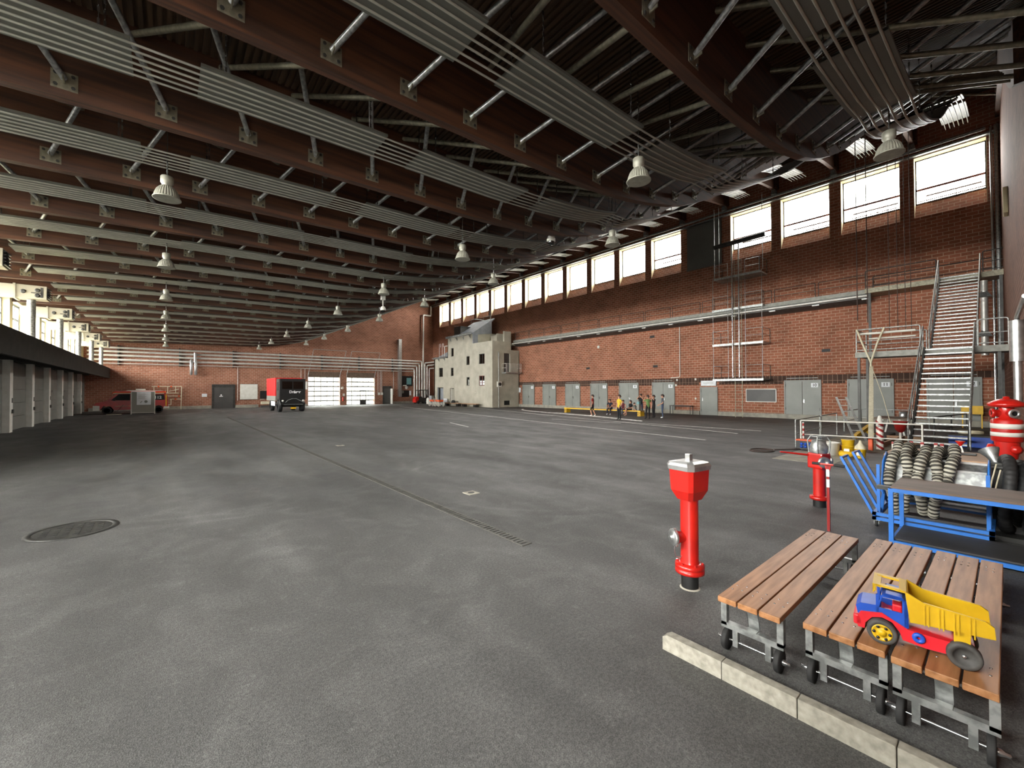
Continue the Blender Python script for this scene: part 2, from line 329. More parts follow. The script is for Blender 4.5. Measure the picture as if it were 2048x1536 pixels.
# doors on the right wall
def door_right(n, ya, yb, zt, num, double=True, z0=.33):
    o = bpy.data.objects.new('door_%d' % n, None); COL.objects.link(o); o['kind'] = 'structure'; o.location = (34.5, 0, 0)
    fr = MB(); fr.box(-.1, .05, ya-.08, ya, z0, zt).box(-.1, .05, yb, yb+.08, z0, zt).box(-.1, .05, ya-.08, yb+.08, zt, zt+.1); obj('door_frame', fr, 'door_grey', o)
    ym = (ya+yb)/2
    for a, b in (((ya, ym-.006), (ym+.006, yb)) if double else ((ya, yb),)):
        l = obj('door_leaf', MB().bbox(-.07, .02, a+.005, b-.005, z0, zt, .006), 'door_grey', o)
    h = MB(); hy = ym-.1 if double else yb-.12
    h.box(-.085, -.07, hy-.03, hy+.03, 1.15, 1.4).cyl((-.12, hy, 1.32), (-.12, hy+.11, 1.32), .012, n=6).cyl((-.12, hy, 1.32), (-.07, hy, 1.32), .012, n=6); obj('handle', h, 'steel_bright', o)
    hg = MB()
    for z in (z0+.3, zt-.35):
        for y in (ya+.01, yb-.01): hg.cyl((-.085, y, z), (-.085, y, z+.18), .018, n=6)
    obj('hinge', hg, 'steel_dark', o)
    if num:
        sg = obj('number_sign', MB().box(-.085, -.071, ya+.1, ya+.5, zt-.42, zt-.12), 'paper', o)
        text(num, 'number', .27, (-.087, ya+.3, zt-.27), (PI/2, 0, -PI/2), 'black_text', sg, .004)
        obj('door_track', MB().cyl((-.12, ya+.1, zt+.24), (-.12, yb-.1, zt+.24), .03, n=6), 'galv', o)
for n, (ya, yb, num) in enumerate([(37.03, 39.05, '4'), (33.4, 35.43, '5'), (29.79, 31.8, '6'), (26.16, 28.2, '7'), (22.55, 24.6, '8'), (18.92, 20.97, '9')]): door_right(n+1, ya, yb, 2.68, num)
door_right(7, 15.22, 16.5, 2.22, None, False, 0)
door_right(8, 8.27, 10.33, 2.66, '10'); door_right(9, 4.58, 6.7, 2.66, '11'); door_right(10, .98, 3.0, 2.66, '12')
# far wall
w = MB(); yA, yB = 62.0, 62.5
gates = [(15.1, 19.35), (20.3, 24.45)]
w.box(-7.3, 15.1, yA, yB, -.3, 19).box(15.1, 24.45, yA, yB, 4.32, 19).box(19.35, 20.3, yA, yB, -.3, 4.32).box(24.45, 35.3, yA, yB, -.3, 19)
struct('wall_far', w, 'brick_far')
struct('baseboard_far', MB().box(-6.2, 4.28, 61.9, 62.05, 0, .36).box(6.7, 9.2, 61.9, 62.05, 0, .36).box(11, 15, 61.92, 62.05, 0, .3).box(27.2, 34.4, 61.9, 62.05, 0, .36), 'concrete_plinth')
for n, (a, b) in enumerate(gates):
    o = bpy.data.objects.new('door_%d' % (11+n), None); COL.objects.link(o); o['kind'] = 'structure'; o.location = (0, 62.2, 0)
    g = MB(); nz = 6
    for i in range(nz+1): g.box(a, b, -.03, .03, i*4.05/nz-.08 if i else 0, i*4.05/nz+.08)
    for i in range(6): xx = a+(b-a)*i/5; g.box(xx-.04, xx+.04, -.025, .025, 0, 4.05)
    g.box(a, b, -.05, .05, 4.05, 4.32)
    obj('gate_frame', g, 'galv', o)
    obj('gate_glazing', MB().box(a+.02, b-.02, -.004, .004, .02, 4.05), 'gate_glass', o)
    hd = obj('gate_header', MB().box(a, b, -.28, -.2, 4.05, 4.75), 'board_brown', o)
    t = MB()
    for x0, x1 in ((a, a+.65), (b, b+.8)): t.tube([(x0, -.3, 0), (x0, -.3, 4.3), (x1, -.55, 7.85)], .035, 6)
    t.cyl((a+.65, -.55, 7.85), (b+.8, -.55, 7.85), .035, n=6); obj('gate_track', t, 'galv', o)
    if n == 1:
        p = MB(); 
        for xx in (22.35, 23.2): p.box(xx-.04, xx+.04, -.07, -.03, 0, 2.1)
        p.box(22.35, 23.2, -.07, -.03, 2.06, 2.14).box(22.35, 23.2, -.06, -.03, 0, .75); obj('wicket_door', p, 'steel_dark', o)
def door_far(n, a, b, zt, open_=False):
    o = bpy.data.objects.new('door_%d' % n, None); COL.objects.link(o); o['kind'] = 'structure'; o.location = (0, 62, 0)
    m = 'door_dark'; fr = MB(); fr.box(a-.18, a, -.12, .03, 0, zt).box(b, b+.18, -.12, .03, 0, zt).box(a-.18, b+.18, -.12, .03, zt, zt+.38); obj('door_frame', fr, 'steel_dark', o)
    obj('door_leaf', MB().bbox(a+.005, b-.005, -.08, .0, .01, zt, .006), m, o)
    obj('handle', MB().cyl((b-.12, -.14, 1.05), (b-.25, -.14, 1.05), .015, n=6).cyl((b-.12, -.14, 1.05), (b-.12, -.08, 1.05), .015, n=6), 'steel_bright', o)
    if n == 13:
        sg = MB(); sg.lathe([(.08, 0), (.08, .01)], (a+.75, -.085, 1.62), (0, -1, 0), 14).box(a+.57, a+.93, -.095, -.081, 1.42, 1.5); obj('door_sign', sg, 'white_text', o)
    if open_: obj('door_leaf', MB().box(b-.02, b+.04, -.85, -.1, .01, zt), 'white_paint', o)
door_far(13, 4.5, 6.5, 2.56); door_far(14, 25.95, 27.0, 2.4, True)
# left wall: doors under a canopy, window band above
w = MB(); xa, xb = -7.2, -6.6
w.box(xa, xb, -2.2, 62.5, -.3, 4.9, 1).box(xa, xb, -2.2, 62.5, 7.3, 9.4, 0).box(xa, xb, -2.2, .57, 4.9, 7.3, 0)
for k in range(17): w.box(xa, xb, WY[k]+2.92, WY[k+1] if k < 16 else 62.5, 4.9, 7.3)
struct('wall_left', w, ['plaster_cream', 'concrete_light'])
for k in range(17):
    o = bpy.data.objects.new('window_%d' % (k+18), None); COL.objects.link(o); o['kind'] = 'structure'; o.location = (-6.95, 0, 0)
    a, b = WY[k]+.01, WY[k]+2.91; fr = MB()
    for y in (a, a+.95, a+1.92, b-.06): fr.box(-.06, .06, y-.03, y+.09, 4.9, 7.29)
    for z in (4.9, 6.4, 7.23): fr.box(-.04, .04, a, b, z-.03, z+.09)
    obj('window_frame', fr, 'house_grey', o); obj('window_pane', MB().box(-.005, .005, a+.05, b-.05, 4.95, 7.25), 'window_glass', o)
struct('wall_canopy', MB().box(-6.6, -4.752, 18, 61.9, 4.05, 4.58).box(-6.6, -4.76, 18, 61.9, 4.58, 4.6, 1).box(-4.75, -4.6, 18, 61.9, 3.55, 4.62).box(-6.6, -6.15, 18, 61.9, 3.8, 4.049), ['canopy_dark', 'plaster_cream'])  # unseen pale top layer added to bounce window light to the ceiling
PY = [28.83+4.72*k for k in range(7)]
for k, y in enumerate(PY):
    if k: struct('trim_%d' % (3+k), MB().box(-6.6, -6.2, y-.28, y+.28, 0, 3.8), 'white_paint')
for k in range(7):
    a = PY[k]+.32; b = PY[k+1]-.32 if k < 6 else 61.6
    o = bpy.data.objects.new('door_%d' % (15+k), None); COL.objects.link(o); o['kind'] = 'structure'; o.location = (-6.5, 0, 0)
    d = MB()
    for i in range(5): d.bbox(-.06, .04, a, b, .02+i*.75, .02+(i+1)*.75-.012, .008)
    obj('door_leaf', d, 'bay_door', o)
    if k in (3, 4, 5): obj('door_closer_arm', MB().bar((.12, a+.2, 2.15), (.12, a+1.6, 2.15), .1, .14), 'black_paint', o)
    obj('handle', MB().box(.31, .37, a-.3, a-.12, 1.0, 1.2).box(.29, .31, a-.25, a-.1, 1.55, 1.8), 'steel_dark', o)
# near wall (behind and beside the camera) with an unseen opening added to let daylight onto the foreground
w = MB(); T = Matrix.Translation((34.5, .1, 0)) @ Matrix.Rotation(math.atan(.0216), 4, 'Z')
# local x runs from the right corner leftwards (negative)
w.box(-36, 0, -.5, 0, -.3, 20, 0, T).box(-41.5, -39.5, -.5, 0, -.3, 9.6, 0, T).box(-39.5, -36, -.5, 0, 3.2, 16, 0, T)
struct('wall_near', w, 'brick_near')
w = MB(); xs_ = [-20+i*1.0 for i in range(21)]; w.prism([(x, zb(34.5+x)+.1) for x in xs_]+[(x, zb(34.5+x)+DEPTH) for x in xs_[::-1]], .002, .16, 1, 0, T); struct('trim_21', w, 'glulam')
# roof deck of battens, closed above
d = MB(); p = .14; xs = []; x = -7.3; pts = []
while x < 34.9:
    for dx, dz in ((0, 0), (.075, 0), (.075, .055), (p, .055)): pts.append((x+dx, zb(x+dx)+DEPTH+dz))
    x += p
n = len(pts); d.add([(a, -1.5, z) for a, z in pts]+[(a, 62.4, z) for a, z in pts], [(i, i+1, n+i+1, n+i) for i in range(n-1)])
struct('ceiling', d, 'slat_wood')
d = MB(); g = [-7.6+i*.86 for i in range(51)]
d.add([(a, y, zb(a)+DEPTH+h) for y in (-1.7, 62.6) for h in (.12, .4) for a in g], [(i, i+1, 51+i+1, 51+i) for i in range(50)]+[(102+i, 102+i+1, 153+i+1, 153+i) for i in range(50)]+[(i, i+1, 103+i, 102+i) for i in range(50)]+[(51+i, 52+i, 154+i, 153+i) for i in range(50)])
struct('ceiling_cover', d, 'roof_void')
# floor drain, manholes, road lines
t = thing('floor_drain', 'long slotted steel drain channel running down the asphalt floor', 'drain', (3.86, 4.3, 0))
dr = MB(); dr.box(-.09, -.065, 0, 36, 0, .01).box(.065, .09, 0, 36, 0, .01)
obj('channel_edge', dr, 'drain_iron', t)
gr = MB()
for i in range(450): gr.box(-.065, .065, i*.08, i*.08+.045, .001, .008)
gr.box(-.065, .065, 0, 36, .0005, .002, 1); obj('grate', gr, ['drain_iron', 'black_paint'], t)
t = thing('manhole_cover', 'large round iron manhole cover in the floor at lower left', 'manhole cover', (-1.08, 9.3, 0))
mh = MB(); mh.lathe([(.52, 0), (.52, .012), (.44, .012), (.44, .004)], n=32); obj('rim', mh, 'steel_dark', t)
mh = MB(); mh.lathe([(.43, .0), (.43, .01)], n=32)
for i in range(6):
    for j in range(6):
        a, b = -.3+i*.12, -.3+j*.12
        if a*a+b*b < .15: mh.box(a-.035, a+.035, b-.035, b+.035, .01, .016)
obj('lid', mh, 'steel_dark', t)
for (x, y, lb) in ((5.23, 16.7, 'small square hydrant cover in the floor left of the drain, farther one'), (4.9, 7.2, 'small pale square cover in the floor right of the drain')):
    t = thing('floor_cover', lb, 'floor cover', (x, y, 0)); obj('frame', MB().box(-.13, .13, -.13, .13, 0, .01), 'concrete_light', t); obj('lid', MB().lathe([(.07, .01), (.07, .016)], n=14), 'steel_dark', t)
def line(a, b, w_=.1):
    return MB().bar((a[0], a[1], .003), (b[0], b[1], .003), w_, .005)
for i, (a, b) in enumerate([((23.6, 51.2), (17.5, 8.2)), ((31.7, 56.4), (21.2, 8.4)), ((25.4, 28.6), (24.4, 24.0)), ((21.7, 21.4), (22.2, 15.8)), ((23.2, 17.5), (23.3, 8.1)), ((28.3, 27.4), (26.3, 19.0)), ((14.4, 23.6), (13.5, 20.1))]):
    o = obj('floor_marking', line(a, b), 'line_paint'); o['kind'] = 'structure'
cv = [(30.6, 34.6, .004), (29.4, 33.6, .004), (28.3, 31.6, .004), (27.5, 28.5, .004), (26.4, 22, .004), (24.6, 15.8, .004)]
obj('floor_marking', MB().tube(rpath(cv, 1.5, 6), .05, 4), 'line_paint')['kind'] = 'structure'
obj('floor_patch', MB().box(14.4, 17, 3.2, 4.7, 0, .006), 'concrete_light')['kind'] = 'structure'
# ================================================================ ROOF
BY = [3.5]+[3.75+3.52*k for k in range(1, 17)]
XS = [-6.55+i*.82 for i in range(51)]
XS = [x for x in XS if x < 34.3]+[34.4]
bolt = MB()
def plate_mesh():
    m = MB(); m.bbox(-.17, .17, -.012, .0, -.16, .16, .004)
    for a in (-.11, .11):
        for b in (-.1, .1): m.cyl((a, -.012, b), (a, -.03, b), .03, n=6, mi=1)
    m.prism([(-.02, -.06), (-.16, -.04), (-.16, .03), (-.02, .1)], -.008, .008, 0)
    me = m.mesh('brace_plate'); me.materials.append(MATS['galv_dull']); me.materials.append(MATS['steel_dark']); return me
PLATE = plate_mesh()
def foot_x(k): return [(-2.08 if k % 2 else -1.41)+1.39*i for i in range(-2, 27)]
beams = []
for k, y in enumerate(BY):
    t = thing('roof_beam', 'deep red-brown glued timber roof beam, %s from the near end of the hall' % ORD[k], 'roof beam', (0, y, 0), 0, 'glued timber beams under the hall roof')
    m = MB(); n = len(XS)
    m.add([(x, yy, zb(x)+h) for yy, h in ((-.1, 0), (.1, 0), (.1, DEPTH+.03), (-.1, DEPTH+.03)) for x in XS],
          [(a*n+i, a*n+i+1, b*n+i+1, b*n+i) for a, b in ((0, 1), (1, 2), (2, 3), (3, 0)) for i in range(n-1)]+[(0, n, 2*n, 3*n), (n-1, 2*n-1, 3*n-1, 4*n-1)])
    obj('beam_timber', m, 'glulam', t)
    e = MB(); e.bbox(33.75, 34.45, -.22, .22, 16.75, 18.1, .01); obj('end_block', e, 'glulam', t)
    sh = MB(); sh.box(33.9, 34.35, -.12, .12, zb(34)-.32, zb(34)-.03).box(33.9, 34.5, -.16, .16, 16.35, 16.45); obj('bearing_shoe', sh, 'galv', t)
    for x in foot_x(k):
        if (-5 < x < 19 if k < 9 else -5 < x < 13): link('brace_plate', PLATE, t, (x, -.1, zb(x)+.3))
    beams.append(t)
# tubular braces: one runs from each plate up to the next nearer beam, another crosses it
for k, y in enumerate(BY):
    sgn = -1 if k % 2 == 0 else 1
    y0 = BY[k-1]+.1 if k else None
    who = 'between %s and %s roof beams' % (ORD[k-1], ORD[k]) if k else 'between near end wall and first beam'
    for x in foot_x(k):
        if x > (31 if k == 0 else 24 if k < 3 else 18 if k < 9 else 11) or x < -5: continue
        x2 = x+sgn*1.36
        if x2 > 33: continue
        yy0 = y0 if k else ynear(x2)+.02
        p = (x, y-.14, zb(x)+.32); q = (x2, yy0, zb(x2)+1.58)
        if True:
            o = obj('roof_brace', MB().cyl(p, q, .052, n=8), 'galv'); tag(o, 'galvanised tube rising from a low beam plate, '+who, 'brace', 'rising braces '+who)
        if k < 5 and (x < 18 or k == 0):
            xa = x+.5*sgn; xb = xa+sgn*1.3 if False else xa-sgn*1.25
            p = (xb, (y0 if k else ynear(xb)+.02), zb(xb)+.25); q = (xa, y-.1, zb(xa)+1.6)
            o = obj('cross_brace', MB().cyl(p, q, .055, n=8), 'galv_dull'); tag(o, 'galvanised tube crossing the rising ones, '+who, 'brace', 'crossing braces '+who)
# radiant heating strips hung between the beams
def strip(k):
    yc = (BY[k-1]+BY[k])/2 if k else 1.62
    wd = 1.0
    where = 'between the %s and %s roof beams' % (ORD[k-1], ORD[k]) if k else 'between near end wall and first roof beam'
    t = thing('radiant_heating_strip', 'long grey ribbed heating strip hung '+where, 'radiant heater', (0, yc, 0), 0, 'radiant heating strips under the roof')
    def zp(x): return zb(x)+.12 if x < 12.2 else zb(x)-.05
    gaps = [-4.6-4.1, -4.6]+[-.43+4.1*i for i in range(9)]
    x0s = [(-4.3, -.45)]+[(.42+4.1*i, 3.66+4.1*i) for i in range(8)]
    for a, b in x0s:
        if b > 33.4: b = 33.4
        if a > 33: continue
        m = MB(); ns = 7
        prof = []
        for j in range(6):
            c = -wd/2+.083+j*.1667; prof += [(c-.083, .0), (c-.03, .0), (c, .012), (c+.03, .0)]
        prof.append((wd/2, 0)); prof = [(-wd/2, .05)]+prof+[(wd/2, .05)]
        np_ = len(prof); vs = []
        for i in range(ns+1):
            x = a+(b-a)*i/ns; vs += [(x, py, zp(x)+pz) for py, pz in prof]
        m.add(vs, [(i*np_+j, i*np_+j+1, (i+1)*np_+j+1, (i+1)*np_+j) for i in range(ns) for j in range(np_-1)])
        m.add([(x, yy, zp(x)+.052) for x in [a+(b-a)*i/ns for i in range(ns+1)] for yy in (-wd/2, wd/2)], [(2*i, 2*i+1, 2*i+3, 2*i+2) for i in range(ns)])
        obj('panel', m, 'strip_grey', t)
        if a < (16 if k < 8 else 9):
            for xx in (a+.35, b-.35):
                for yy in (-.42, .42):
                    zt = zb(xx)+DEPTH-zp(xx)-.02; c = MB()
                    if k < 4:
                        c.cyl((0, 0, 0), (0, 0, zt), .005, n=4)
                        for i in range(int(zt/.09)):
                            z = i*.09
                            if i % 2: c.box(-.016, .016, -.004, .004, z, z+.08)
                            else: c.box(-.004, .004, -.016, .016, z, z+.08)
                    else: c.cyl((0, 0, 0), (0, 0, zt), .012, n=4)
                    obj('hanger_chain', c, 'steel_bright', t, (xx, yy, zp(xx)+.02))
    for j in range(6):
        yy = -wd/2+.083+j*.1667; m = MB()
        m.tube([(x, yy, zp(x)-.004) for x in [-4.3+i*.94 for i in range(41)]], .021, 6); obj('pipe', m, 'strip_pipe', t)
for k in range(17): strip(k)
# high-bay lamps
def lamp_mesh(part):
    m = MB()
    if part == 'reflector': m.lathe([(.12, .29), (.145, .27), (.2, .2), (.235, .1), (.25, .03)], n=56, flute=-.06, sm=False).lathe([(.25, .03), (.268, .02), (.268, 0), (.25, 0)], n=40); me = 'lamp_grey'
    elif part == 'housing': m.lathe([(.02, .54), (.11, .53), (.125, .51), (.125, .38), (.115, .36), (.1, .34), (.1, .29)], n=24); me = 'lamp_grey'
    elif part == 'lens': m.lathe([(.0, .008), (.25, .008), (.25, .016), (0, .016)], n=32); me = 'lens'
    me_ = m.mesh(part); me_.materials.append(MATS[me]); return me_
LM = {p: lamp_mesh(p) for p in ('reflector', 'housing', 'lens')}
rows = [('left-hand row', 0.0, 6.63, [5.51+7.04*k for k in range(1, 8)]), ('middle row', 8.19, 6.85, [5.3]+[5.51+7.04*k for k in range(1, 8)]), ('right-hand row', 12.28, 7.32, [1.62]+[2.0+7.04*k for k in range(1,8)])]
for rn, x, z, ys in rows:
    for i, y in enumerate(ys):
        t = thing('high_bay_lamp', 'grey ribbed bell-shaped hanging lamp, %s from the near end in the %s' % (ORD[i], rn), 'ceiling lamp', (x, y, z), 0, 'bell lamps under the roof, '+rn)
        for p in LM: link(p, LM[p], t)
        zt = zb(x)+DEPTH-z; rod = MB(); rod.cyl((0, 0, .53), (0, 0, zt+.03), .012, n=6)
        for i_ in range(6): rod.box(-.02, .02, -.006, .006, .55+i_*.08, .59+i_*.08)
        obj('hanging_rod', rod, 'steel_bright', t)
# dome cameras under the roof
for (x, y, z, lb) in ((11.35, 11.2, 7.75, 'nearer white dome camera hanging under the roof beams by the right-hand lamps'), (10.2, 24.5, 6.95, 'farther white dome camera hanging under the roof beams')):
    t = thing('dome_camera', lb, 'camera', (x, y, z))
    obj('bracket', MB().cyl((0, 0, .3), (0, 0, .75), .03).box(-.12, .12, -.1, .1, .72, 1.0).cyl((-.1, 0, .9), (-.1, 0, zb(x)+DEPTH-z+.02), .02, n=6), 'white_paint', t)
    obj('housing', MB().lathe([(.05, .34), (.12, .3), (.16, .2), (.165, .1), (.15, .09)], n=20), 'white_paint', t)
    obj('dome', MB().lathe([(.13, .09), (.12, .03), (.08, -.03), (0, -.05)], n=16), 'dark_glass', t)
# hoist ropes hanging down to the stair landing
for i, (y, x, z0) in enumerate([(4.86, 27.0, 5.6), (4.38, 26.5, 5.4), (3.65, 27, 4.9), (3.35, 27, 4.9), (3.1, 27.2, 4.9), (2.9, 27.2, 4.9)]):
    tag(obj('hoist_rope', MB().cyl((x, y, z0), (x, y, zb(x)+.3), .02 if i < 2 else .013, n=6), 'cable_dark'), 'long dark rope hanging from the roof above the stairs, %s from the left' % ORD[i], 'rope', 'ropes hanging above the stair landing')
# fan heaters at the left windows
for i in range(6):
    y = 22.9+7.04*i
    t = thing('air_heater', 'cream boxed air heater with dark louvre by the left windows, %s from the near end' % ORD[i], 'air heater', (-4.4, y, 0), 0, 'air heaters along the left windows')
    obj('casing', MB().bbox(-1.0, 0, -.38, .38, 6.55, 7.18, .02), 'house_side', t)
    b = MB(); b.bbox(-2.1, -1.02, -.36, .36, 6.6, 7.16, .02).box(-1.06, -.98, -.42, .42, 6.5, 7.2); obj('intake_box', b, 'house_side', t)
    l = MB()
    for j in range(5): l.box(.005, .07, -.34, .34, 6.6+j*.115, 6.63+j*.115)
    l.box(.0, .01, -.34, .34, 6.58, 7.14); obj('louvre', l, 'black_paint', t)
    fx = MB()
    for a, b_ in ((-.75, 6.85), (-.3, 6.95), (-.3, 6.7)): fx.lathe([(.09, 0), (.09, .03), (.05, .035)], (a, -.385, b_), (0, -1, 0), 12)
    fx.box(-.5, -.12, -.4, -.37, 6.8, 6.84).box(-.2, -.12, -.4, -.37, 6.62, 7.1); obj('fittings', fx, 'steel_dark', t)
    obj('duct_pipe', MB().tube(rpath([(-.55, 0, 6.6), (-.55, 0, 4.62)], .1), .15, 14), 'galv', t)
# ================================================================ RIGHT WALL FITTINGS
def rail(mb, pts, posts, h, mid=(.5,), r=.022, n=6, rad=.08):
    "tube guard rail: pts are foot points"
    P = [Vector(p) for p in pts]
    mb.tube(rpath([P[0]]+[p+Vector((0, 0, h)) for p in P]+[P[-1]], rad), r, n)
    for m in mid: mb.tube([p+Vector((0, 0, h*m)) for p in P], r*.8, n)
    for p in posts: mb.cyl(p, (p[0], p[1], p[2]+h), r, n=n)
t = thing('catwalk', 'long steel catwalk with tube railing running high along the right brick wall', 'catwalk', (33.9, 30, 8.2))
obj('deck', MB().box(-.5, .59, -24.4, 9.6, -.05, 0), 'galv_dull', t)
obj('edge_beam', MB().box(-.55, -.5, -24.4, 9.6, -.16, .1), 'steel_grey', t)
obj('soffit', MB().prism([(.6, -.05), (-.5, -.05), (-.45, -.42), (.1, -.62), (.6, -.62)], -24.4, 9.6, 1), 'steel_dark', t)
for i in range(13):
    a = -24.4+i*2.6
    m = MB(); rail(m, [(-.52, a, .05), (-.52, a+2.42, .05)], [], .98, (.5,)); obj('guard_rail', m, 'steel_dark', t)
    obj('bracket', MB().box(-.45, .6, a-.04, a+.04, -.14, -.05).box(-.5, -.3, a-.2, a+.2, -.5, -.43), 'galv', t)
tag(obj('silver_pipe', MB().cyl((33.28, 5.5, 7.9), (33.28, 39.7, 7.9), .075, n=12), 'silver_pipe'), 'bright silver pipe running along under the edge of the high catwalk', 'pipe')
# climbing tower: four balconies on two poles
t = thing('climbing_tower', 'steel climbing tower of stacked railed balconies on two poles against right brick wall', 'training tower', (33, 13.05, 0))
for yy in (.25, -.22): obj('pole', MB().cyl((-.12, yy, 3.0), (-.12, yy, 13.3), .05, n=12), 'steel_bright', t)
for i, z in enumerate((2.9, 5.6, 8.28, 10.75)):
    w = 1.8 if i < 3 else 1.65
    dp = .3 if i == 2 else 1.4
    b = obj('balcony', MB().box(0, dp, -w, w, -.1, .0).box(-.04, 0, -w, w, -.14, .02), 'galv', t, (0, 0, z))
    for s in (-1, 1):
        m = MB(); y0, y1 = s*.62, s*(w-.06)
        rail(m, [(-.02, y0, 0), (-.02, y1, 0)], [], 1.02, (.5,), .02); 
        if i < 3: m.cyl((-.02, y0, 1.0), (-.02, y0, 2.55), .018, n=6).cyl((-.02, y1, 1.0), (-.02, y1, 2.55), .018, n=6)
        obj('guard_rail', m, 'galv', b)
        m = MB(); rail(m, [(-.02, s*(w-.03), 0), (dp, s*(w-.03), 0)], [], 1.02, (.5,), .018); obj('side_rail', m, 'steel_dark', b)
for yy in (-.25, .25): obj('ladder_stile', MB().bar((.27, yy, 0), (.27, yy, 12), .04, .04), 'galv_dull', t)
for i in range(40): obj('ladder_rung', MB().cyl((.27, -.25, .3+i*.29), (.27, .25, .3+i*.29), .014, n=6), 'galv_dull', t)
obj('top_roller', MB().cyl((-.1, -2.05, 13.25), (-.1, 1.6, 13.2), .17, n=14), 'steel_dark', t)
m = MB()
for yy in (1.55, 1.2, -1.85): m.cyl((-.1, yy, 10.8), (-.1, yy, 16.2), .022, n=6)
obj('hanger_rod', m, 'galv', t)
# steel staircase in the right-hand corner
t = thing('steel_staircase', 'open-tread galvanised steel staircase climbing in two flights beside the near right corner', 'staircase', (25.5, 1.6, 0))
def flight(x0, z0, x1, z1, n):
    for y in (-.72, .72):
        obj('stringer', MB().bar((x0, y, z0), (x1, y, z1), .06, .26), 'steel_dark', t)
    for i in range(n):
        f_ = (i+1)/(n+.0); x = x0+(x1-x0)*f_; z = z0+(z1-z0)*f_
        obj('tread', MB().box(x-.14, x+.14, -.69, .69, z-.035, z).box(x-.145, x-.135, -.69, .69, z-.05, z+.003), 'galv', t)
    for y in (-.76, .76):
        m = MB(); m.tube(rpath([(x0, y, z0+.05), (x0, y, z0+1.05), (x1, y, z1+1.05), (x1, y, z1+.05)], .1), .026, 8)
        m.tube([(x0, y, z0+.55), (x1, y, z1+.55)], .018, 6)
        for i in range(1, 4): f_ = i/4; m.cyl((x0+(x1-x0)*f_, y, z0+(z1-z0)*f_), (x0+(x1-x0)*f_, y, z0+(z1-z0)*f_+1.05), .018, n=6)
        obj('handrail', m, 'galv', t)
flight(-4.6, .0, 0, 3.85, 18)
flight(2.2, 3.85, 7.0, 8.15, 22)
obj('middle_landing', MB().box(0, 2.3, -1.7, 3.1, 3.68, 3.85).box(-.03, 0, -1.7, 3.1, 3.62, 3.88), 'steel_grey', t)
obj('upper_landing', MB().box(7.0, 9, -1.7, 3.9, 7.98, 8.15).box(6.97, 7.0, -1.7, 3.9, 7.9, 8.18), 'galv_dull', t)
for pts, nm in (([(.02, .85, 3.85), (.02, 3.05, 3.85)], 'galv'), ([(.02, 3.05, 3.85), (2.2, 3.05, 3.85)], 'galv'), ([(.02, -1.65, 3.85), (.02, -.85, 3.85)], 'galv'), ([(2.28, .85, 3.85), (2.28, 3.05, 3.85)], 'galv'), ([(7.0, .85, 8.15), (7.0, 3.85, 8.15)], 'steel_dark'), ([(7.0, -1.65, 8.15), (7.0, -.85, 8.15)], 'steel_dark'), ([(8.9, -1.6, 8.15), (8.9, 3.8, 8.15)], 'steel_dark')):
    m = MB(); rail(m, pts, [], 1.1, (.5, .12), .026, 8); obj('landing_rail', m, nm, t)
m = MB(); m.cyl((.06, 1.0, 4.75), (.06, 3.0, 4.75), .05).cyl((.1, 1.0, 4.5), (.1, 2.6, 4.5), .035); obj('hose_rail_bar', m, 'white_paint', t)
for x, y in ((.2, 3.0), (2.1, 3.0), (.2, -1.4), (2.1, -1.4)): obj('support_post', MB().box(x-.05, x+.05, y-.05, y+.05, 0, 3.68), 'steel_dark', t)
for x, y in ((7.2, 3.7), (7.2, -1.45)): obj('support_post', MB().box(x-.06, x+.06, y-.06, y+.06, 0, 7.98), 'steel_dark', t)
# straps from the landing rail to the floor
m = MB()
for yy in (4.62, 3.62): m.tube([(25.42, yy, 4.96), (25.35, yy*.55+1.86, 4.3), (25.1, 4.06, 3.35), (24.95, 4.03, 3.1)], .04, 6)
m.bar((24.95, 4.03, 3.15), (18.5, 3.03, .45), .13, .03); m.bar((24.95, 4.0, 3.15), (18.55, 3.0, .45), .1, .03)
o = thing('lifting_strap', 'cream webbing strap hung from the stair landing rail down to an orange ratchet', 'strap', (25, 4, 0)); obj('webbing', m, 'strap_white', o, (-25, -4, 0))
obj('ratchet', MB().bbox(-6.62, -6.45, -1.04, -.92, .02, .48, .02), 'orange_paint', o)
tag(obj('thin_rope', MB().tube([(24.8, 4.0, 3.2), (22, 3.2, 1.8), (20.2, 2.75, .9)], .014, 5), 'strap_white'), 'thin slack rope falling from the cream strap to the striped cone', 'rope')
# small things on the right wall
t = thing('chalkboard', 'dark chalkboard in a pale frame on the right wall left of the double door', 'blackboard', (34.46, 11.95, 1.65))
obj('board', MB().box(-.02, .0, -1.0, 1.0, -.45, .45), 'door_dark', t)
obj('frame', MB().box(-.04, .02, -1.05, -1.0, -.5, .5).box(-.04, .02, 1.0, 1.05, -.5, .5).box(-.04, .02, -1.05, 1.05, .45, .5).box(-.08, .02, -1.05, 1.05, -.5, -.45), 'white_paint', t)
t = thing('wall_sign', 'pale rectangular sign box above the single grey door on the right wall', 'sign', (34.42, 15.85, 2.62)); obj('panel', MB().bbox(-.05, .06, -.62, .62, -.2, .22, .01), 'paper', t)
m = MB()
for i in range(7): m.box(-.056, -.05, -.4+i*.12, -.32+i*.12, 0, .05)
obj('lettering', m, 'panel_grey', t)
t = thing('long_table', 'low dark table against the right wall left of the single grey door', 'table', (34, 18, 0))
obj('top', MB().box(-.3, .25, -.95, .95, .7, .75), 'door_dark', t)
for x in (-.26, .2):
    for y in (-.9, .9): obj('leg', MB().box(x-.02, x+.02, y-.02, y+.02, 0, .7), 'black_paint', t)
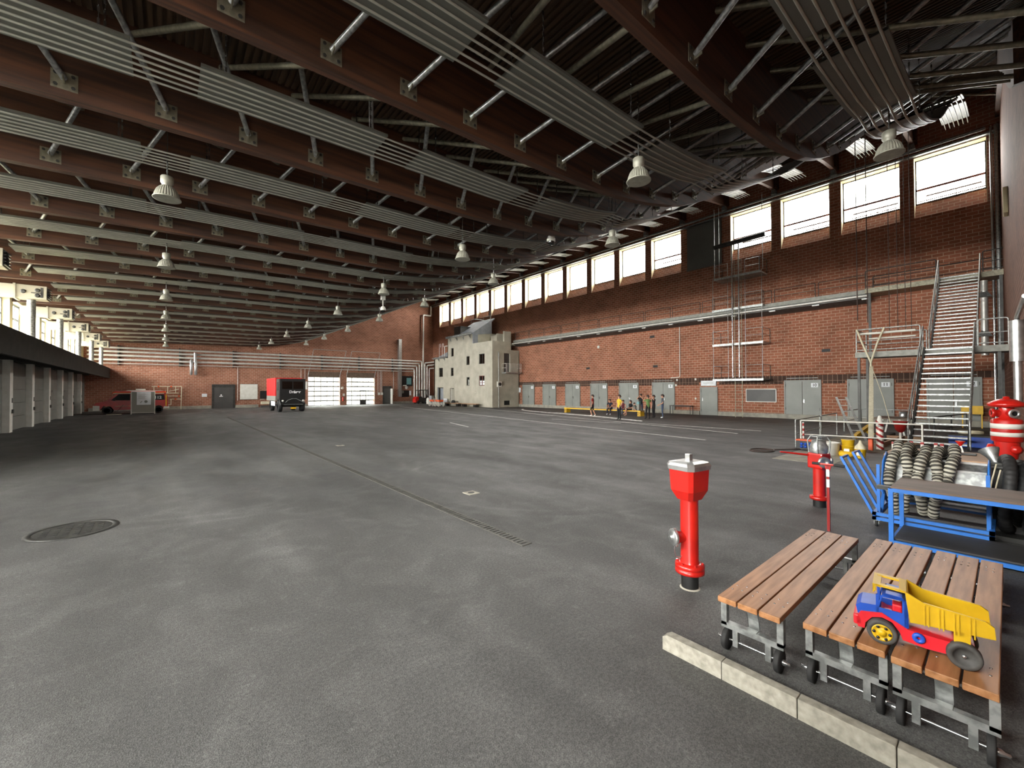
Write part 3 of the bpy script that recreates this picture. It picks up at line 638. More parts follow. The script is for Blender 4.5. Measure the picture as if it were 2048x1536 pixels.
tag(obj('wall_conduit', MB().tube(rpath([(34.46, 18.35, 7.6), (34.46, 18.35, 3.2), (34.46, 19.2, 3.15)], .15), .035, 6), 'white_paint'), 'white cable conduit running down the right brick wall to the numbered doors', 'conduit')
tag(obj('bulkhead_lamp', MB().lathe([(.16, 0), (.16, .05), (.1, .09), (0, .1)], (34.47, 27.2, 6.55), (-1, 0, 0), 16), 'white_paint'), 'small round white lamp on the right brick wall below the catwalk', 'wall lamp')
for i, (y, z) in enumerate(((20.7, 4.25), (28.6, 4.4), (21, 7.0), (7.9, 4.75))):
    t = thing('vent_slot', 'small dark slot in the right brick wall, %s' % ('below the catwalk above the people', 'farthest left near the concrete house', 'highest one just under the catwalk', 'right of the climbing tower')[i], 'vent', (34.49, y, z))
    obj('opening', MB().box(-.03, .02, -.24, .24, -.1, .1), 'dark_opening', t); obj('frame', MB().box(-.04, 0, -.3, -.24, -.12, .12).box(-.04, 0, .24, .3, -.12, .12), 'brick_far', t)
for i, (y, z) in enumerate(((18.6, 2.95), (16.95, 2.98), (16.95, 1.35), (18.7, 2.5))):
    tag(obj('wall_box', MB().bbox(34.4, 34.5, y-.07, y+.07, z-.08, z+.08, .01), 'white_paint'), 'small white box on the right wall %s' % ('above the dark band, left one', 'above the dark band by the sign', 'at switch height left of the single door', 'beside the door numbered 9')[i], 'switch box')
t = thing('yellow_board', 'yellow notice board on legs behind the staircase foot', 'board', (33.3, 1.2, 0))
obj('board', MB().box(-.03, .03, -.35, .45, .75, 1.2), 'yellow_paint', t)
for y in (-.3, .4): obj('leg', MB().box(-.03, .03, y-.025, y+.025, 0, .75), 'yellow_paint', t)
# ducts in the near right corner
t = thing('flue_duct', 'silver flue duct with rain hoods rising by the upper stairs in the corner', 'duct', (33.6, .75, 0))
obj('pipe', MB().cyl((0, 0, 3.9), (0, 0, 7.9), .14, n=16), 'silver_pipe', t); [obj('hood', MB().lathe([(.4, 0), (.14, .35)], (0, 0, z), (0, 0, 1), 4, 0, False), 'galv', t) for z in (7.0, 4.9)]
for i, (y, r_) in enumerate(((.42, .06), (.22, .09), (.05+.2, .0))):
    if r_: tag(obj('corner_pipe', MB().cyl((34.3, y, 0), (34.3, y, 16.4), r_, n=12), ('steel_bright', 'galv')[i]), ('bright thin pipe rising the full height of the near right corner', 'thicker dull pipe rising in the near right corner')[i], 'pipe')
def nw(x): return ynear(x)
t = thing('insulated_pipe', 'thick silver insulated pipe on the near brick wall above the big red hydrant', 'pipe', (14, nw(14)+.2, 0))
obj('upright', MB().cyl((0, 0, 1.85), (0, 0, 3.6), .065, n=14).cyl((0, 0, 2.72), (0, 0, 3.6), .115, n=16), 'alu', t)
obj('elbow', MB().tube(rpath([(0, 0, 3.5), (0, 0, 3.66), (-3.2, -.06, 3.66)], .1), .04, 10), 'alu', t)
tag(obj('bulkhead_lamp', MB().bbox(24.7, 25.4, nw(25)+.0, nw(25)+.14, 8.9, 9.9, .04), 'plaster_cream'), 'pale box lamp high on the near brick wall at the right edge', 'wall lamp')
# ================================================================ FAR WALL FITTINGS
for i, (z, xe) in enumerate(((6.83, 32.2), (6.42, 31.75), (6.0, 31.3), (5.54, 30.85))):
    tag(obj('wall_pipe', MB().tube(rpath([(-6.3, 61.5, z), (xe, 61.5, z), (xe, 61.5, .9)], .25), .115, 12), 'silver_pipe'), 'long silver pipe on the far wall turning down at the right, %s from the top' % ORD[i], 'pipe', 'stacked silver pipes on the far wall')
tag(obj('wall_pipe', MB().cyl((-6.3, 61.55, 5.14), (30.7, 61.55, 5.14), .05, n=8), 'silver_pipe'), 'thin silver conduit below the four thick pipes on the far wall', 'pipe')
m = MB()
for i in range(7): m.box(-4+i*5.2, -3.9+i*5.2, 61.6, 62, 5.0, 7.1)
obj('trim_20', m, 'steel_dark')['kind'] = 'structure'
for i, (x, z1) in enumerate(((32.75, 6.6), (33.15, 6.2), (33.55, 5.7))):
    tag(obj('wall_pipe', MB().tube(rpath([(x, 61.5, .9), (x, 61.5, z1), (x, 57, z1)], .25), .11, 12), 'silver_pipe'), 'silver pipe rising beside the concrete house in the far right corner, %s from the left' % ORD[i], 'pipe')
tag(obj('wall_pipe', MB().tube(rpath([(32.5, 61.6, .5), (32.5, 61.6, 14.5), (33.9, 61.6, 14.5), (33.9, 61.6, 16.1)], .2), .13, 12), 'white_paint'), 'tall pale downpipe stepping up the far wall to the roof corner', 'pipe')
tag(obj('vertical_duct', MB().bbox(28.2, 28.7, 61.5, 62, 1.1, 10.2, .02), 'alu'), 'tall square silver duct standing on the far wall right of the gates', 'duct')
for i, x in enumerate((2.3, 2.72)): tag(obj('hanging_cylinder', MB().lathe([(.06, 0), (.15, .1), (.15, 1.7), (.06, 1.85)], (x, 61.4, 4.0), n=14), 'alu'), 'silver cylinder hanging below the far wall pipes, %s one' % ('left', 'right')[i], 'cylinder')
tag(obj('hanging_cylinder', MB().lathe([(.14, 0), (.14, 1.1)], (2.66, 61.2, 5.5), n=14), 'alu'), 'short silver cylinder in front of the far wall pipes above the pair', 'cylinder')
t = thing('whiteboard', 'pale blank board on the far wall right of the dark door', 'board', (8.15, 61.95, 2)); obj('board', MB().bbox(-.95, .95, -.04, 0, -.93, .95, .01), 'white_paint', t); obj('frame', MB().box(-1, 1, -.05, 0, -.98, -.93).box(-1, 1, -.05, 0, .95, 1), 'panel_grey', t)
t = thing('chalkboard', 'dark board on the far wall beside the red truck', 'blackboard', (9.75, 61.95, 1.6)); obj('board', MB().bbox(-.38, .38, -.04, 0, -.5, .52, .01), 'black_paint', t); obj('chalk_tray', MB().box(-.4, .1, -.12, 0, -.6, -.54), 'white_paint', t)
t = thing('bench', 'low pale bench by the far wall below the dark board', 'bench', (9.9, 61.4, 0)); obj('seat', MB().box(-.5, .5, -.2, .2, .4, .75), 'strap_white', t); obj('base', MB().box(-.55, .55, -.2, .2, 0, .25), 'door_dark', t)
tag(obj('wall_notice', MB().box(3.35, 3.85, 61.93, 62, 1.42, 1.8), 'paper'), 'small white notice on the far wall left of the dark door', 'notice')
tag(obj('wall_conduit', MB().cyl((6.95, 61.93, .9), (6.95, 61.93, 5.1), .03, n=6), 'white_paint'), 'thin white conduit down the far wall right of the dark door', 'conduit')
for i, x in enumerate((14.2, 14.7, 25.0, 25.35, 25.6, 27.5)): tag(obj('wall_conduit', MB().cyl((x, 61.93, 1.4 if i > 1 else 3.6), (x, 61.93, 5.1), .03, n=6), 'white_paint'), 'thin conduit down the far wall %s' % ('left of the gates, left one', 'left of the gates, right one', 'right of the gates, first', 'right of the gates, second', 'right of the gates, third', 'left of the square duct')[i], 'conduit')
t = thing('pipe_rack', 'rusty pink lattice of pipes and valves on the far wall behind the red van', 'pipe rack', (0, 61.7, 0))
m = MB(); mm = [((-1.2, 2.65), (1.45, 2.65)), ((1.45, 2.65), (1.4, 0)), ((-1.0, 2.65), (-1.0, .6)), ((.2, 2.65), (.2, 1.9)), ((.9, 2.65), (.9, 1.9)), ((-1, 1.9), (1.2, 1.9)), ((0, 2.2), (0, .5)), ((0, 1.55), (1.42, 1.55)), ((.4, 1.2), (1.42, 1.2)), ((.5, 1.2), (.5, .55)), ((0, .55), (.5, .55)), ((.3, 2.1), (1.2, 2.35))]
for a, b in mm: m.cyl((a[0], 0, a[1]), (b[0], 0, b[1]), .04, n=6)
obj('pipework', m, 'strap_white', t); m = MB()
for x, z in ((-.6, 2.65), (.5, 2.65), (1.2, 1.55), (0, 1.2), (.9, 1.2)): m.lathe([(.09, -.05), (.09, .05)], (x, -.05, z), (0, 1, 0), 10)
obj('valve', m, 'orange_paint', t)
t = thing('viewing_window', 'dark glazed box window high on the far wall right of the square duct', 'window box', (29.7, 61.9, 3.6)); obj('casing', MB().box(-.95, .95, -.1, .1, -.8, .8), 'black_paint', t); obj('pane', MB().box(-.05, .75, -.13, -.1, -.55, .5), 'ceramic_blue', t); obj('sill', MB().box(-.7, -.1, -.2, -.1, -.8, -.65), 'white_paint', t)
t = thing('round_clock', 'round white clock on the far wall below the dark window box', 'clock', (29.7, 61.9, 2.55)); obj('dial', MB().lathe([(.28, 0), (.28, .06), (0, .06)], (0, 0, 0), (0, -1, 0), 20), 'white_paint', t)
obj('hands', MB().box(-.01, .01, -.08, -.06, 0, .2).box(0, .13, -.08, -.06, -.01, .01), 'black_paint', t)
tag(obj('round_gauge', MB().lathe([(.24, 0), (.24, .05), (.16, .06), (0, .06)], (28.98, 61.9, 1.85), (0, -1, 0), 18), 'panel_grey'), 'round grey gauge left of the black panel on the far wall', 'gauge')
tag(obj('equipment_board', MB().bbox(28.9, 30.1, 61.85, 62, 1.05, 2.1, .02), 'black_paint'), 'black equipment panel low on the far wall under the clock', 'panel')
tag(obj('wall_notice', MB().box(30.2, 30.5, 61.9, 62, 1.3, 2.05), 'paper'), 'narrow white notice beside the black panel on the far wall', 'notice')
t = thing('fire_extinguisher', 'red fire extinguisher on the brick pier between the two gates', 'extinguisher', (19.75, 61.85, .6)); obj('cylinder', MB().lathe([(.09, 0), (.1, .05), (.1, .5), (.04, .6)], n=12), 'red_gloss', t); obj('valve', MB().box(-.04, .04, -.05, .05, .6, .7), 'black_paint', t)
for i, (x, z) in enumerate(((19.7, 2.5), (19.9, 1.5), (25.2, 1.6), (25.65, 1.6))): tag(obj('wall_box', MB().bbox(x-.14, x+.14, 61.88, 62, z-.18, z+.18, .01), 'white_paint'), 'small pale control box on the far wall %s' % ('between the gates, upper', 'between the gates, lower', 'right of the gates, left one', 'right of the gates, right one')[i], 'control box')
# ================================================================ CONCRETE TRAINING HOUSE
t = thing('training_house', 'stepped grey concrete training house with small windows against the far right wall', 'building', (30.2, 40, 0))
HX = 4.28
def wallX(mb, y0, y1, z0, z1, holes, th=.25):
    "front wall in the plane x = 0 with rectangular holes (ya, yb, za, zb)"
    ys = sorted({y0, y1, *[h[0] for h in holes], *[h[1] for h in holes]}); zs = sorted({z0, z1, *[h[2] for h in holes], *[h[3] for h in holes]})
    for a, b in zip(ys, ys[1:]):
        for c, d in zip(zs, zs[1:]):
            if not any(h[0]-1e-4 <= a and b <= h[1]+1e-4 and h[2]-1e-4 <= c and d <= h[3]+1e-4 for h in holes): mb.box(0, th, a, b, c, d)
Hs = [(8.55, 9.2, 6.75, 7.9), (4.7, 5.4, 5.4, 6.54), (1.4, 2.57, 5.38, 6.65), (11.44, 12.5, 4.02, 5.32), (8.6, 9.28, 4.06, 5.2), (4.7, 5.38, 2.7, 3.81), (1.41, 2.58, 2.66, 3.92), (11.3, 13.0, 0, 2.5), (8.42, 9.5, 0, 2.39)]
w = MB(); wallX(w, -.2, 4.0, 0, 8.1, [h for h in Hs if h[1] < 4]); wallX(w, 4.0, 10.1, 0, 9.35, [h for h in Hs if 4 < h[0] < 10]); wallX(w, 10.1, 13.9, 0, 6.6, [h for h in Hs if h[0] > 10])
obj('front_wall', w, 'house_concrete', t)
w = MB(); n_ = [(0, 0), (HX, 0), (HX, 7.1), (3.0, 7.1), (3.0, 9.4), (2.85, 9.4), (2.85, 8.1), (0, 8.1)]
for x0, x1, z0, z1 in ((.25, 1.8, 0, 8.1), (1.8, 2.8, 0, .25), (1.8, 2.8, .8, 4.25), (1.8, 2.8, 6.65, 7.1), (2.8, HX, 0, 7.1), (1.8, 2.95, 7.1, 8.1)): w.box(x0, x1, -.2, .05, z0, z1)
obj('side_wall', w, 'house_side', t)
w = MB(); w.box(0, HX, 13.65, 13.9, 0, 6.6).box(0, HX, 10.0, 10.1, 6.5, 9.35).box(.25, HX, 3.9, 4.05, 7.9, 9.6).box(HX-.1, HX, -.2, 13.9, 0, 6.6).box(.25, HX, .05, 3.95, 7.75, 7.9).box(.25, HX, 10.1, 13.65, 6.35, 6.5)
obj('inner_walls', w, 'house_side', t)
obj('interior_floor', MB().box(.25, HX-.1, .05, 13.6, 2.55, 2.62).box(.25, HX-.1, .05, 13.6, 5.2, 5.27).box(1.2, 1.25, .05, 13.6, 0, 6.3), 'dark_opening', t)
obj('parapet', MB().box(1.85, 2.95, -.2, .05, 8.1, 9.4).box(2.8, 2.95, .05, 3.8, 7.1, 9.3).box(1.3, 2.6, .6, .75, 8.1, 9.15).box(1.25, 1.35, .05, 3.8, 7.9, 8.2), 'house_concrete', t)
obj('roof_slope', MB().prism([(0, 9.3), (3.6, 11.6), (3.6, 11.75), (0, 9.45)], 4.0, 9.0, 1), 'house_grey', t)
obj('roof_gable', MB().prism([(0, 8.12), (.75, 8.12), (.75, 9.3), (3.0, 9.6), (3.0, 11.3), (2.8, 11.3), (0, 9.5)], 3.85, 4.0, 1), 'house_grey', t)
obj('roof_hatch', MB().box(.5, 2.2, 7.6, 9.2, 9.4, 10.75).prism([(.48, 10.75), (2.25, 10.75), (2.25, 10.82), (.48, 10.82)], 7.5, 9.3, 1), 'steel_dark', t)
m = MB(); m.cyl((-.25, 3.9, 9.28), (-.25, 10.2, 9.28), .05, n=6).cyl((-.32, 3.9, 9.5), (-.32, 10.3, 9.5), .03, n=6)
for i in range(11): m.box(-.35, .05, 4.2+i*.58, 4.26+i*.58, 9.3, 9.5)
for i in range(4): m.prism([(-.3, 9.2), (0, 9.2), (0, 8.75)], 4.4+i*1.6, 4.46+i*1.6, 1)
obj('roof_gutter', m, 'galv', t)
m = MB(); m.cyl((-.25, 10.0, 6.75), (-.25, 14.1, 6.75), .05, n=6).box(-.3, 1.2, 10.1, 13.9, 6.6, 6.68)
for i in range(6): m.box(-.35, .05, 10.4+i*.6, 10.46+i*.6, 6.65, 6.85)
for i in range(2): m.prism([(-.3, 6.6), (0, 6.6), (0, 6.2)], 10.8+i*1.6, 10.86+i*1.6, 1)
obj('lower_gutter', m, 'galv', t)
obj('lower_roof', MB().prism([(.2, 6.7), (2.4, 7.9), (2.4, 8.0), (.2, 6.8)], 10.1, 13.6, 1).box(.9, 1.0, 10.3, 10.4, 6.7, 8.2), 'house_grey', t)
m = MB()
for y in (12.1, 12.9): m.tube(rpath([(.3, y, 6.7), (.3, y, 8.8), (.3, y-.35, 8.8), (.3, y-.35, 8.3)], .15), .03, 6)
m.tube(rpath([(.5, 10.4, 6.7), (.5, 10.4, 8.4), (.5, 11.8, 8.4), (.5, 11.8, 6.7)], .1), .06, 8); obj('roof_hoops', m, 'white_paint', t)
m = MB(); m.box(.5, 3.5, 4.2, 4.25, 11.3, 11.35); rail(m, [(3.2, 4.3, 11.2), (3.2, 9, 11.2)], [(3.2, 6, 11.2)], .9); m.cyl((3.0, 4.2, 11), (3.0, 4.2, 12.8), .03, n=6).cyl((2.4, 7, 10.6), (.3, 9, 11.0), .03, n=6); obj('roof_rail', m, 'galv', t)
for i, h in enumerate(Hs):
    a, b, c, d = h; wide = b-a > 1
    if i < 7:
        fr = MB(); fr.box(.1, .16, a, a+.06, c, d).box(.1, .16, b-.06, b, c, d).box(.1, .16, a, b, d-.06, d).box(.1, .16, a, b, c, c+.06)
        if wide: fr.box(.1, .16, (a+b)/2-.04, (a+b)/2+.04, c, d)
        if i == 6: fr.box(.08, .14, a, b, c+.35, c+.41, 0)
        wn = obj('house_window', fr, 'frame_red' if i == 6 else 'steel_dark', t); obj('pane', MB().box(.125, .13, a+.05, b-.05, c+.05, d-.05), 'dark_glass', wn)
        if i == 6: obj('paper_sheet', MB().box(.09, .1, a+.1, (a+b)/2-.08, c+.1, c+.62).box(.09, .1, (a+b)/2+.08, b-.1, c+.1, c+.62), 'paper', wn)
obj('garage_door', MB().box(.5, .56, 11.3, 13.0, .0, 2.4).box(.1, .2, 11.3, 11.4, 0, 2.5).box(.1, .2, 12.9, 13, 0, 2.5), 'house_grey', t)
obj('open_door', MB().box(-.55, .1, 8.36, 8.42, .02, 2.3), 'white_paint', t)
m = MB(); rail(m, [(1.5, -1.0, 4.3), (3.9, -1.0, 4.3)], [], 1.05, (), .025)
for i in range(12): m.cyl((1.5+i*.2182, -1.0, 4.3), (1.5+i*.2182, -1.0, 5.3), .014, n=5)
rail(m, [(1.5, -.2, 4.3), (1.5, -1, 4.3)], [], 1.05); rail(m, [(3.9, -.2, 4.3), (3.9, -1, 4.3)], [], 1.05)
bl = obj('balcony', MB().box(1.45, 3.95, -1.05, -.2, 4.15, 4.3), 'galv', t); obj('balcony_rail', m, 'white_paint', bl)
obj('balcony_door', MB().box(1.8, 2.8, .0, .06, 4.3, 6.6), 'door_dark', t)
m = MB(); m.cyl((.95, -.24, 0), (.95, -.24, 6.5), .05, n=8).lathe([(.12, 0), (.05, .5)], (.95, -.24, 6.3)); obj('downpipe', m, 'galv', t)
obj('fan_unit', MB().bbox(.65, 1.3, -.4, -.2, 2.5, 3.15, .03).lathe([(.22, 0), (.22, .03), (0, .03)], (.98, -.4, 2.83), (0, -1, 0), 16, 1), ['white_paint', 'steel_dark'], t)
obj('cellar_grille', MB().box(1.8, 2.8, -.05, .1, .25, .8), 'dark_opening', t)
obj('facade_lamp', MB().lathe([(.1, 0), (.1, .08), (0, .12)], (0, 2.5, 6.85), (-1, 0, 0), 12).lathe([(.1, 0), (.1, .08), (0, .12)], (0, 3.3, 1.75), (-1, 0, 0), 12), 'white_paint', t)
tag(obj('house_sign', MB().box(34.36, 34.42, 39.4, 39.75, 1.8, 2.4), 'paper'), 'small pale sign between the concrete house and the first grey door', 'sign')
for i, (a, b) in enumerate(((45.9, 49.5), (41.9, 45.2))):
    t = thing('low_bench', 'low pale-topped bench on black blocks before the concrete house, %s one' % ('left', 'right')[i], 'bench', (29.5, (a+b)/2, 0))
    h = (b-a)/2; obj('plank', MB().bbox(-.25, .25, -h, h, .33, .43, .01), 'tan_board', t)
    for s in (-1, 1): obj('block', MB().bbox(-.25, .25, s*(h-.35)-.25, s*(h-.35)+.25, 0, .33, .01), 'black_paint', t)
t = thing('notice_board', 'small white notice sheet leaning at the house front by the open door', 'notice board', (29.9, 50.2, 0)); obj('sheet', MB().box(-.03, .03, -.45, .45, .1, .95), 'paper', t)
m = MB()
for i in range(12): m.box(-.035, -.03, -.35+(i%4)*.2, -.2+(i%4)*.2, .25+(i//4)*.2, .35+(i//4)*.2)
obj('print', m, 'panel_grey', t); obj('foot', MB().box(-.2, .2, -.45, .45, 0, .1), 'concrete_light', t)
t = thing('dark_pile', 'dark covered heap on the left low bench before the house', 'bundle', (29.5, 47.5, .43)); m = MB(); m.lathe([(.3, 0), (.3, .2), (.2, .32), (0, .36)], n=12); obj('cover', m, 'black_paint', t)
# ================================================================ VEHICLES
def wheel(parent, loc, r, w, axis, hub='alu', hr=.6, name='wheel'):
    a = Vector(axis); m = MB()
    m.lathe([(r*hr, 0), (r*.94, .0), (r, w*.12), (r, w*.88), (r*.94, w), (r*hr, w)], (-a*w/2), axis, 24)
    o = obj(name, m, 'rubber', parent, loc)
    h = MB(); h.lathe([(0, w*.3), (r*hr*.3, w*.3), (r*hr*.4, w*.1), (r*hr*.8, w*.05), (r*hr, w*.0)], (-a*w/2), axis, 20).lathe([(r*hr, w), (r*hr*.8, w*.92), (r*hr*.4, w*.8), (0, w*.75)], (-a*w/2), axis, 20)
    obj('rim', h, hub, o); return o
# red fire service van, nose to the left
t = thing('fire_van', 'red van marked 112 parked side-on by the far left corner', 'van', (-2.4, 53.2, 0))
prof = [(-2.6, .35), (-2.6, .85), (-2.45, 1.05), (-1.75, 1.25), (-1.0, 1.95), (2.4, 1.98), (2.58, 1.6), (2.62, .4), (2.3, .38), (2.1, .75), (1.7, .78), (1.45, .4), (-1.25, .38), (-1.5, .78), (-1.95, .78), (-2.2, .38)]
b = MB(); b.prism(prof, 0, 1.85, 1); body = obj('body', b, 'red_gloss', t)
obj('front_bumper', MB().prism([(-2.64, .35), (-2.64, .82), (-2.2, .8), (-2.2, .38)], -.02, 1.87, 1), 'white_paint', t); obj('rear_bumper', MB().prism([(2.25, .42), (2.3, .66), (2.7, .62), (2.7, .45)], -.03, 1.88, 1), 'white_paint', t)
b = MB(); b.prism([(-1.45, 1.28), (-.95, 1.85), (-.15, 1.85), (-.15, 1.28)], -.012, .02, 1).prism([(.05, 1.28), (.05, 1.85), (1.0, 1.85), (1.0, 1.28)], -.012, .02, 1).prism([(1.1, 1.28), (1.1, 1.8), (2.3, 1.8), (2.35, 1.28)], -.012, .02, 1); obj('side_windows', b, 'dark_opening', t)
text('112', 'emergency_number', .36, (1.85, -.02, 1.52), (PI/2, 0, 0), 'white_text', t, .012)
obj('roof', MB().prism([(-.9, 1.95), (-.3, 2.25), (2.2, 2.18), (2.45, 1.98)], .08, 1.78, 1), 'white_paint', t)
obj('awning', MB().cyl((-1.35, -.12, 1.98), (2.45, -.12, 2.02), .1, n=10).box(-1.2, 2.4, -.2, -.1, 2.02, 2.16, 1).box(-1.3, 2.3, -.22, -.2, 1.9, 1.96, 2), ['orange_paint', 'red_gloss', 'strap_white'], t)
obj('trim_stripe', MB().box(-1.2, 1.4, -.015, 0, .72, .76).box(2.42, 2.5, -.02, 0, .7, 1.8, 1), ['strap_white', 'yellow_paint'], t)
obj('mirror', MB().bbox(-1.3, -1.15, -.25, -.05, 1.25, 1.5, .03), 'black_paint', t)
obj('beacon', MB().bbox(.2, .9, .6, 1.2, 2.22, 2.36, .04), 'white_paint', t)
for x in (-1.72, 1.9):
    for y in (.1, 1.72): wheel(t, (x, y, .34), .34, .22, (0, 1, 0), 'white_paint', .66)
t = thing('display_board', 'grey display partition with a white poster standing in front of the red van', 'partition', (-1.6, 52.3, 0))
obj('panel', MB().box(-.8, .8, -.02, .02, .12, 2.08), 'panel_grey', t); m = MB()
for x in (-.83, .83): m.box(x-.03, x+.03, -.03, .03, 0, 2.1)
m.box(-.83, .83, -.03, .03, .08, .13).box(-.83, .83, -.03, .03, 2.06, 2.11); obj('frame', m, 'white_paint', t)
for x in (-.83, .83): obj('foot', MB().box(x-.04, x+.04, -.3, .3, 0, .05), 'white_paint', t)
p = obj('poster', MB().box(-.45, .55, -.03, -.021, .85, 2.05), 'paper', t); m = MB()
for i in range(9): m.box(-.35, .1+.3*random.random(), -.034, -.03, 1.9-i*.06, 1.915-i*.06)
m.bar((-.2, -.032, 1.05), (-.08, -.032, 1.2), .06, .004, up=(0, 1, 0)); m.lathe([(.12, 0), (.12, .003), (.105, .003)], (.2, -.031, 1.15), (0, -1, 0), 14); obj('print', m, 'panel_grey', p)
tag(obj('charging_cable', MB().tube([(-3.0, 53.1, .9), (-3.4, 52.7, .3), (-4, 52.6, .03), (-4.6, 53, .03), (-5.8, 53.6, .03)], .02, 5), 'cable_dark'), 'thin cable looping from the red van to the floor', 'cable')
tag(obj('floor_mat', MB().box(-4.1, -3.1, 52.3, 52.55, 0, .04), 'strap_white'), 'pale strip lying on the floor in front of the van wheel', 'strip')
# black and red truck facing the camera
t = thing('truck', 'black-fronted truck with a red box body parked by the far gates', 'truck', (9.8, 46, 0))
obj('cab', MB().bbox(-1.18, 1.18, 0, 1.35, 1.2, 3.32, .05), 'black_paint', t)
obj('windscreen', MB().box(-.95, .95, -.02, .02, 2.3, 3.05), 'dark_glass', t)
obj('windscreen_frame', MB().box(-.04, .04, -.025, .02, 2.3, 3.05).box(-1, 1, -.03, .02, 3.05, 3.12).box(-1, 1, -.03, .02, 2.22, 2.3), 'black_paint', t)
obj('cab_side', MB().bbox(-1.22, -1.17, .12, 1.3, 1.3, 3.25, .02).box(-1.24, -1.21, .35, 1.0, 2.15, 3.0, 1), ['steel_dark', 'dark_opening'], t)
text('Dräger', 'lettering', .36, (.2, -.012, 2.0), (PI/2, 0, 0), 'white_text', t, .012)
obj('box_body', MB().bbox(-1.25, 1.2, 1.6, 6.3, 1.6, 3.4, .03), 'tarp_red', t)
obj('box_skirt', MB().box(-1.25, 1.2, 1.6, 6.3, 1.1, 1.6), 'panel_grey', t)
m = MB(); m.box(-1.27, 1.22, 1.58, 6.32, 3.34, 3.44)
for i in range(5): m.box(-1.275, -1.24, 1.65+i*1.1, 1.75+i*1.1, 1.6, 3.34)
obj('body_frame', m, 'tarp_red', t)
m = MB(); m.box(-.5, -.35, -.1, 6.2, .75, .95).box(.35, .5, -.1, 6.2, .75, .95).box(-1.1, 1.1, -.25, -.1, .72, .92).box(-.8, .8, .5, .7, .5, .7).box(-.8, .8, 4.5, 4.7, .5, .7).box(-.9, .9, 0, 1.2, .95, 1.2); obj('chassis', m, 'black_paint', t)
m = MB(); m.tube([(-.7, -.15, .95), (-.45, -.15, 1.2), (-.1, -.15, 1.32), (.3, -.15, 1.32), (.7, -.15, 1.1), (.95, -.15, .95)], .03, 6).cyl((-.85, -.28, .75), (.9, -.28, .75), .03, n=6); obj('front_guard', m, 'galv', t)
for x in (-.9, .95): obj('headlamp', MB().lathe([(.1, 0), (.1, .06), (0, .08)], (x, -.02, 1.12), (0, -1, 0), 12), 'white_paint', t)
obj('number_plate', MB().box(-.25, .25, -.3, -.25, .32, .48), 'yellow_paint', t)
obj('mirror', MB().bbox(1.15, 1.3, -.25, -.1, 2.25, 3.05, .03), 'white_paint', t)
obj('mudguard', MB().tube(arc((-1.05, .8, .62), .68, .1, PI-.1, 8, (0, 1, 0), (0, 0, 1)), .12, 4).tube(arc((1.05, .8, .62), .68, .1, PI-.1, 8, (0, 1, 0), (0, 0, 1)), .12, 4), 'black_paint', t)
obj('white_board', MB().box(-1.28, -1.24, 1.7, 3.7, .6, 1.05), 'paper', t)
for y in (.8, 4.6):
    for x in (-1.02, 1.02): wheel(t, (x, y, .56), .56, .36, (1, 0, 0), 'panel_grey', .5)
# forklift truck
t = thing('forklift', 'red and grey forklift truck parked before the silver pipes in the far corner', 'forklift', (31.25, 59.9, 0))
obj('chassis', MB().prism([(-.8, .25), (-.9, .8), (-.5, 1.05), (.5, .85), (.9, .75), (.9, .25)], -.5, .5, 1), 'steel_dark', t)
obj('counterweight', MB().prism([(-1.25, .2), (-1.25, .75), (-1.0, 1.1), (-.7, 1.1), (-.75, .2)], -.55, .55, 1), 'red_gloss', t)
m = MB()
for y in (-.5, .5): m.tube(rpath([(-.75, y, .9), (-.65, y, 2.1), (.55, y, 2.15), (.75, y, .9)], .15), .05, 6)
m.box(-.7, .6, -.52, .52, 2.1, 2.16); obj('roll_cage', m, 'black_paint', t)
obj('seat', MB().bbox(-.5, 0, -.28, .28, .95, 1.1, .04).bbox(-.55, -.42, -.28, .28, 1.1, 1.65, .04), 'black_paint', t)
m = MB()
for y in (-.3, .3): m.box(.95, 1.1, y-.05, y+.05, .1, 2.2)
m.box(.95, 1.1, -.35, .35, 1.1, 1.2).box(.95, 1.1, -.35, .35, 2.1, 2.2).box(1.1, 1.14, -.4, .4, .3, .75); obj('mast', m, 'black_paint', t)
m = MB()
for y in (-.25, .25): m.box(1.14, 2.1, y-.06, y+.06, .08, .12)
obj('forks', m, 'steel_dark', t)
for x, r_ in ((-.8, .25), (.6, .3)):
    for y in (-.5, .5): wheel(t, (x, y, r_), r_, .2, (0, 1, 0), 'white_paint', .5)
tag(obj('white_drum', MB().lathe([(.28, 0), (.3, .1), (.3, .8), (.2, .95), (.12, 1.0)], (31.0, 57.1, 0), n=16), 'white_paint'), 'white drum standing between the forklift and the concrete house', 'drum')
t = thing('grey_cabinet', 'grey cabinet box behind the orange carts at the house corner', 'cabinet', (31.1, 55.9, 0)); obj('body', MB().bbox(-.4, .4, -.35, .35, 0, 1.3, .02), 'panel_grey', t); obj('door', MB().bbox(-.43, -.4, -.3, .3, .08, 1.22, .008), 'house_grey', t)
